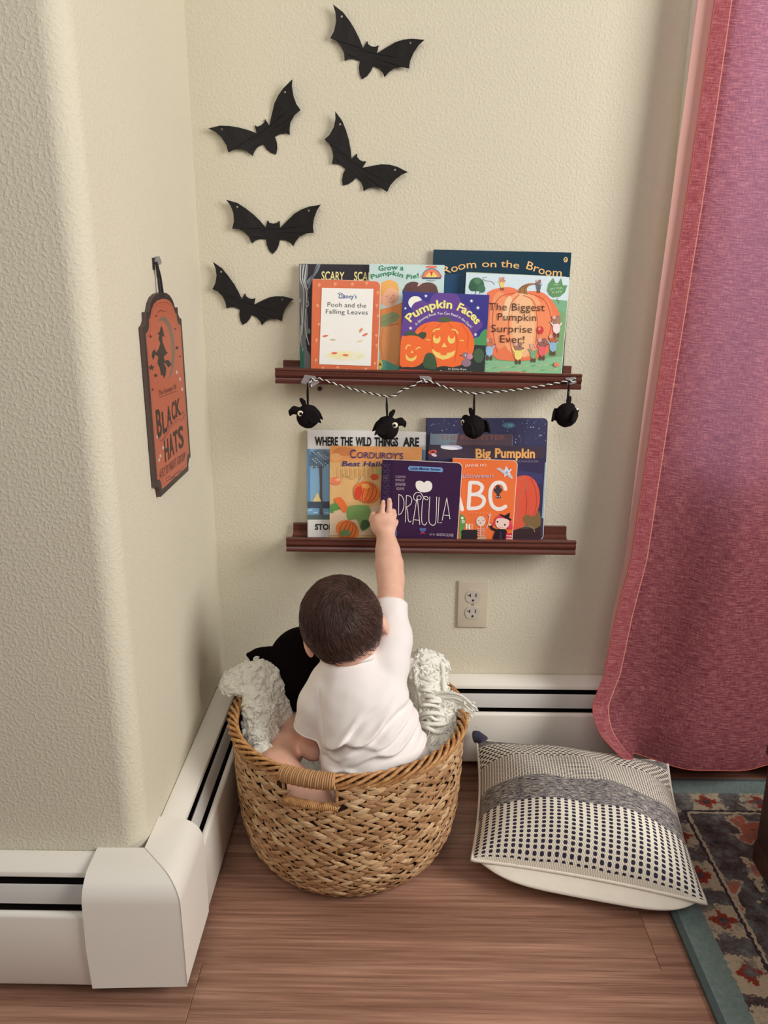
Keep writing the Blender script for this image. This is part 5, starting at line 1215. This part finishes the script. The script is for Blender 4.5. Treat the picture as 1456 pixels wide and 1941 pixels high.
kv = [v for v in kn.data.vertices if (v.co.x < .185 or v.co.x > .44) and v.co.z > .17]; rk = random.Random(4); b = MB()
for v in rk.sample(kv, min(len(kv), 1700)):
    c = np.array(v.co); nn_ = np.array(v.normal); a1 = np.cross(nn_, [rk.gauss(0, .5), 1, rk.gauss(0, .5)]); a1 /= np.linalg.norm(a1)+1e-9; a2 = np.cross(nn_, a1); R0 = rk.uniform(.0032, .0058)
    b.tube([c-nn_*.0015+R0*math.cos(q)*a1+R0*.8*math.sin(q)*a2+nn_*.0026*math.sin(q) for q in [PI*i/7 for i in range(8)]], rk.uniform(.0016, .0024), 5)
put(b.build('knit_loops', M_yarn, smooth=True), bl)
# yarn loops laid over the right fold, and the fringe hanging over the rim
rf = random.Random(21); b = MB()
for k in range(13):
    t = k/12; y = -.196-.115*t; z = .352-.082*t**.9
    pts = [(.446+.012*t, y+.004, z-.004), (.458+.012*t, y-.020, z+.009), (.478+.014*t, y-.016, z+.009), (.496+.016*t, y-.008, z-.003), (.502+.016*t, y+.010, z-.022)]
    b.tube(crom([np.array(q)+np.array([rf.uniform(-.006, .006), rf.uniform(-.008, .008), rf.uniform(-.005, .005)]) for q in pts], 5, False), rf.uniform(.0034, .0050), 7)
for k in range(9):
    x = .444+.0068*k; pts = [(x, -.196, .362), (x+.003, -.222, .348), (x+.008, -.246, .322), (x+.010, -.268, .296), (x+.010, -.292, .268)]
    b.tube(crom([np.array(q)+np.array([rf.uniform(-.006, .006), rf.uniform(-.005, .005), rf.uniform(-.003, .006)]) for q in pts], 5, False), rf.uniform(.0034, .0048), 7)
put(b.build('yarn_loops', M_yarn, smooth=True), bl)
for k in range(46):
    t = (k % 24)/23
    if k < 24:      # over the right rim
        px = [(800+rf.uniform(0, 26), 1326+44*t+rf.uniform(-5, 5), -.268), (838+rf.uniform(-5, 5), 1312+40*t+rf.uniform(-6, 6), -.274), (872+rf.uniform(-5, 5), 1322+30*t+rf.uniform(-6, 6), -.288), (893+rf.uniform(-16, 14), 1342+24*t+rf.uniform(-12, 8), -.302)]
    else:           # falling inside the basket
        x0 = 806+rf.uniform(0, 52); px = [(x0, 1342+rf.uniform(-8, 10), -.275), (x0+rf.uniform(-10, 12), 1368+rf.uniform(-8, 8), -.300), (x0+rf.uniform(-14, 16), 1394+rf.uniform(-6, 8), -.325), (x0-8+rf.uniform(-16, 14), 1418+rf.uniform(-4, 6), -.350)]
    pts = crom([at(q[0], q[1], 1, q[2]) for q in px], 6, False)
    b = MB(); b.tube(pts, [.0026]*(len(pts)-2)+[.0022, .0014], 6); put(b.build('fringe_strand', M_yarn, smooth=True), bl)

# ------------------------------------------------------------------ patterned floor cushion
def cushion_material():
    n = NT('woven_cushion_cover', .9, .15); x, y, _ = n.sep(n.coord('UV'))
    wob = n.noise(n.comb(n.m('MULTIPLY', x, 6), n.m('MULTIPLY', y, 6)), 1.0, 2); y2 = n.m('ADD', y, n.m('MULTIPLY', n.m('SUBTRACT', wob, .5), .012))
    fine = n.noise(n.comb(n.m('MULTIPLY', x, 500), n.m('MULTIPLY', y, 500)), 1.0, 2, .7)
    cream = n.mix(fine, rgb((214, 204, 186), 1.1), rgb((242, 234, 218), 1.1)); navy = n.mix(fine, rgb((40, 38, 54)), rgb((66, 64, 84)))
    def cells(nx, ny, sx, sy, stagger=0.0):
        row = n.m('MULTIPLY', y2, ny); fx = n.m('FRACT', n.m('ADD', n.m('MULTIPLY', x, nx), n.m('MULTIPLY', n.m('MODULO', n.m('FLOOR', row), 2.0), stagger))); fy = n.m('FRACT', row)
        ax_ = n.m('DIVIDE', n.m('ABSOLUTE', n.m('SUBTRACT', fx, .5)), sx); ay = n.m('DIVIDE', n.m('ABSOLUTE', n.m('SUBTRACT', fy, .5)), sy)
        d = n.m('ADD', n.m('POWER', ax_, 3), n.m('POWER', ay, 3)); d = n.m('ADD', d, n.m('MULTIPLY', n.m('SUBTRACT', fine, .5), .6)); return n.m('LESS_THAN', d, 1.0)
    dash = n.mix(cells(31, 56, .27, .36), cream, navy)
    mel = n.noise(n.comb(n.m('MULTIPLY', x, 28), n.m('MULTIPLY', y, 420)), 1.0, 3, .7); tex = n.noise(n.comb(n.m('MULTIPLY', x, 260), n.m('MULTIPLY', y, 260)), 1, 1)
    denim = n.mix(n.step(n.m('ADD', mel, n.m('MULTIPLY', n.m('SUBTRACT', tex, .5), .22)), .47, .60), navy, n.mix(.2, cream, navy))
    grid = n.mix(cells(74, 80, .36, .32), cream, navy); check = n.mix(cells(34, 38, .34, .32, .5), cream, navy)
    c = n.mix(n.m('GREATER_THAN', y2, .265), dash, denim); c = n.mix(n.m('GREATER_THAN', y2, .450), c, grid); c = n.mix(n.m('GREATER_THAN', y2, .690), c, check); c = n.mix(n.m('GREATER_THAN', y2, .900), c, denim); c = n.mix(n.m('LESS_THAN', y2, .010), c, cream)
    n.color(c)
    wv_ = n.m('MULTIPLY', n.m('SINE', n.m('MULTIPLY', x, 600)), n.m('SINE', n.m('MULTIPLY', y, 560))); n.bump(n.m('ADD', wv_, fine), .35, .0015); return n.mat
cu = root('floor_cushion', (.77, -.3, .0), 'navy and cream woven square cushion leaning on the heater beside basket', 'cushion')
FL, FR_, BL_, BR2 = np.array([.552, -.428, .058]), np.array([.962, -.522, .050]), np.array([.590, -.098, .112]), np.array([1.000, -.166, .104])
def cpt(u, v, side, k=0.0):
    a, c = 2*u-1, 2*v-1
    pin = 1-.055*(1-c*c)*a*a, 1-.055*(1-a*a)*c*c
    uu, vv = (a*pin[0]+1)/2, (c*pin[1]+1)/2
    P = FL*(1-uu)*(1-vv)+FR_*uu*(1-vv)+BL_*(1-uu)*vv+BR2*uu*vv
    f_ = (max(0, 1-abs(a)**2.4)*max(0, 1-abs(c)**2.4))**.62
    nrm = np.array([.02, -.19, .98])
    w_ = .0035*math.sin(a*9+c*4)*f_+.004*noise.noise(Vector((a*2.2, c*2.2, side*3)))*f_
    wr = .007*math.exp(-((a+.80+.35*(c+1)*.4)/.06)**2)*max(0, -c)*(1-abs(c)**6)
    if side > 0: return P+nrm*(f_*(.102-.036*c)+w_-wr*f_)
    q = P-nrm*(f_*.070); q[1] -= .050*math.exp(-((c+.86)/.22)**2)*(1-abs(a)**5)*min(1, (c+1)/.08); q[2] = max(q[2], .0125 if q[0] > .905 and q[1] < -.08 else .004); q[1] = min(q[1], -.0725); return q
def csurf(name, side, mat, nu=110, nv=110):
    b = MB(); b.grid(lambda u, v: cpt(u, v, side), nu, nv)
    if side < 0: b.f = [q[::-1] for q in b.f]
    o = b.build(name, mat, smooth=True); uvl = o.data.uv_layers.new(name='UVMap'); 
    for l in o.data.loops: i = l.vertex_index; uvl.data[l.index].uv = ((i % nu)/(nu-1), (i//nu)/(nv-1))
    return put(o, cu)
csurf('front_cover', 1, cushion_material()); M_cream = plain('cream_cotton', (226, 216, 200), .9)
csurf('back_cover', -1, M_cream, 60, 60)
b = MB(); edge = [cpt(i/60, 0, 1) for i in range(60)]+[cpt(1, i/60, 1) for i in range(60)]+[cpt(1-i/60, 1, 1) for i in range(60)]+[cpt(0, 1-i/60, 1) for i in range(60)]
b.tube(edge, .0035, 6, closed=True); put(b.build('seam', M_cream, smooth=True), cu)
b = MB(); c = cpt(0, 1, 1); b.tube(crom([c+np.array([.016, -.012, .002]), c+np.array([.002, 0, .006]), c+np.array([-.008, .003, .004])], 5, False), [.013]*5+[.014]*4+[.012, .007], 10); put(b.build('corner_tuft', plain('navy_yarn', (58, 54, 72), .9), smooth=True), cu)

# ------------------------------------------------------------------ curtain
n = NT('red_slub_curtain', .85, .15); x, y, _ = n.sep(n.coord('UV'))
weft = n.noise(n.comb(n.m('MULTIPLY', x, 45), n.m('MULTIPLY', y, 460)), 1.0, 3, .7); warp = n.noise(n.comb(n.m('MULTIPLY', x, 620), n.m('MULTIPLY', y, 60)), 1.0, 2, .6)
th_ = n.m('ADD', n.m('MULTIPLY', weft, .68), n.m('MULTIPLY', warp, .32))
body = n.ramp(th_, [(.36, rgb((98, 46, 56), 1.0)), (.5, rgb((146, 76, 84), 1.0)), (.62, rgb((190, 122, 120), 1.0))])
hem = n.ramp(th_, [(.36, rgb((138, 64, 70), 1.0)), (.5, rgb((176, 92, 98), 1.0)), (.62, rgb((208, 136, 138), 1.0))])
col = n.mix(n.m('LESS_THAN', x, .030), body, hem); col = n.mix(n.band(x, .0292, .0310), col, rgb((236, 160, 142)))
n.color(col); n.bump(th_, .5, .002)
tl = n.node('ShaderNodeBsdfTranslucent'); n.link(n.mix(.6, col, rgb((176, 138, 160))), tl.inputs['Color'])
mx = n.node('ShaderNodeMixShader', {0: .42, 1: n.b.outputs[0], 2: tl.outputs[0]}); n.link(mx.outputs[0], n.t.nodes['Material Output'].inputs[0]); M_cur = n.mat
cur = root('curtain', (.95, -.09, 2.1), 'long dusty red curtain at right, its hem corner lying on the cushion', 'curtain')
_le = [at(x, y, 1, d) for x, y, d in ((1355, 0, -.075), (1326, 210, -.078), (1295, 420, -.082), (1240, 773, -.092), (1197, 1060, -.108), (1168, 1170, -.120), (1145, 1280, -.134), (1123, 1335, -.148), (1113, 1380, -.156))]
LE = [(2.10, _le[0][0]+.018, -.070)]+[(q[2], q[0], q[1]) for q in _le]
zs_ = [q[0] for q in LE][::-1]
TIP = at(1185, 1438, 1, -.232); CW = 1.05
def curt(u, v):
    s_ = u*CW; zb = .132+(.055-.132)*min(1, s_/.38)
    z = 2.1+(zb-2.1)*v; zz = max(z, .135)
    x0 = np.interp(zz, zs_, [q[1] for q in LE][::-1]); y0 = np.interp(zz, zs_, [q[2] for q in LE][::-1])
    open_ = min(1, s_/.25); fold = .040*math.sin((s_-.10)*2*PI/.34)*open_*(.55+.45*v)+.010*math.sin(s_*41+v*2)*open_*v
    y = y0-.02*open_*(v**3)-fold*1.0+(-.085-y0)*.35*open_
    flare = (LE[0][1]-x0); x = x0+s_*(1+.0)+flare*min(1, s_/.5)*.8
    P = np.array([x, min(y, -.072 if z < .3 else -.03), z])
    k = max(0, 1-s_/.10); t = max(0, (v-.945)/.055)
    if k > 0 and t > 0:
        w_ = (k*k*(3-2*k))*(t*t); P = P+(TIP-np.array([LE[-1][1], LE[-1][2], .135]))*w_; P[1] -= .010*math.sin(PI*t)*k
    return P
nu, nv = 120, 190
def vmap(j): v = j/(nv-1); return 1-(1-v)**1.5
b = MB(); vs = [curt((i/(nu-1))**1.6, vmap(j)) for j in range(nv) for i in range(nu)]; b.add(vs, [(j*nu+i, (j+1)*nu+i, (j+1)*nu+i+1, j*nu+i+1) for j in range(nv-1) for i in range(nu-1)])
o = b.build('panel', M_cur, smooth=True); uvl = o.data.uv_layers.new(name='UVMap')
for l in o.data.loops: i = l.vertex_index; uvl.data[l.index].uv = (((i % nu)/(nu-1))**1.6*CW, 2.1*(1-vmap(i//nu)))
put(o, cur)
b = MB(); b.tube([curt(0, vmap(j)) for j in range(nv)], .0009, 5); b.tube([curt((i/(nu-1))**1.6, 1) for i in range(nu)], .0011, 5); put(b.build('hem_edge', plain('rust_thread', (176, 84, 70), .8), smooth=True), cur)
n = NT('pink_lining', .8, .2); n.color(rgb((222, 178, 168), 1.05)); tl = n.node('ShaderNodeBsdfTranslucent', {'Color': rgb((232, 176, 166))})
mx = n.node('ShaderNodeMixShader', {0: .4, 1: n.b.outputs[0], 2: tl.outputs[0]}); n.link(mx.outputs[0], n.t.nodes['Material Output'].inputs[0])
def lin_pt(u, v):
    z = 2.1+(.30-2.1)*v; P = curt(0, (2.1-z)/(2.1-.132)); ext = .0255*max(0, min(1, (z-.36)/1.0))**.6
    return P+np.array([-ext+u*(ext+.05), .012+.002*u, 0])
b = MB(); b.grid(lin_pt, 6, 60); o = put(b.build('lining', n.mat, smooth=True), cur); o['label'] = 'pale pink lining edge'
r = root('curtain_rod', (1.5, -.08, 2.13), 'plain metal rod carrying the red curtain', 'curtain rod')
b = MB(); b.tube([(.9, -.08, 2.125), (2.3, -.08, 2.125)], .011, 12); put(b.build('pole', plain('brushed_steel', (150, 146, 140), .35), smooth=True), r)
for x in (.93, 2.2): b = MB(); b.box((x-.008, -.08, 2.112), (x+.008, -.0005, 2.122)); put(b.build('bracket', plain('brushed_steel', (150, 146, 140), .35)), r)
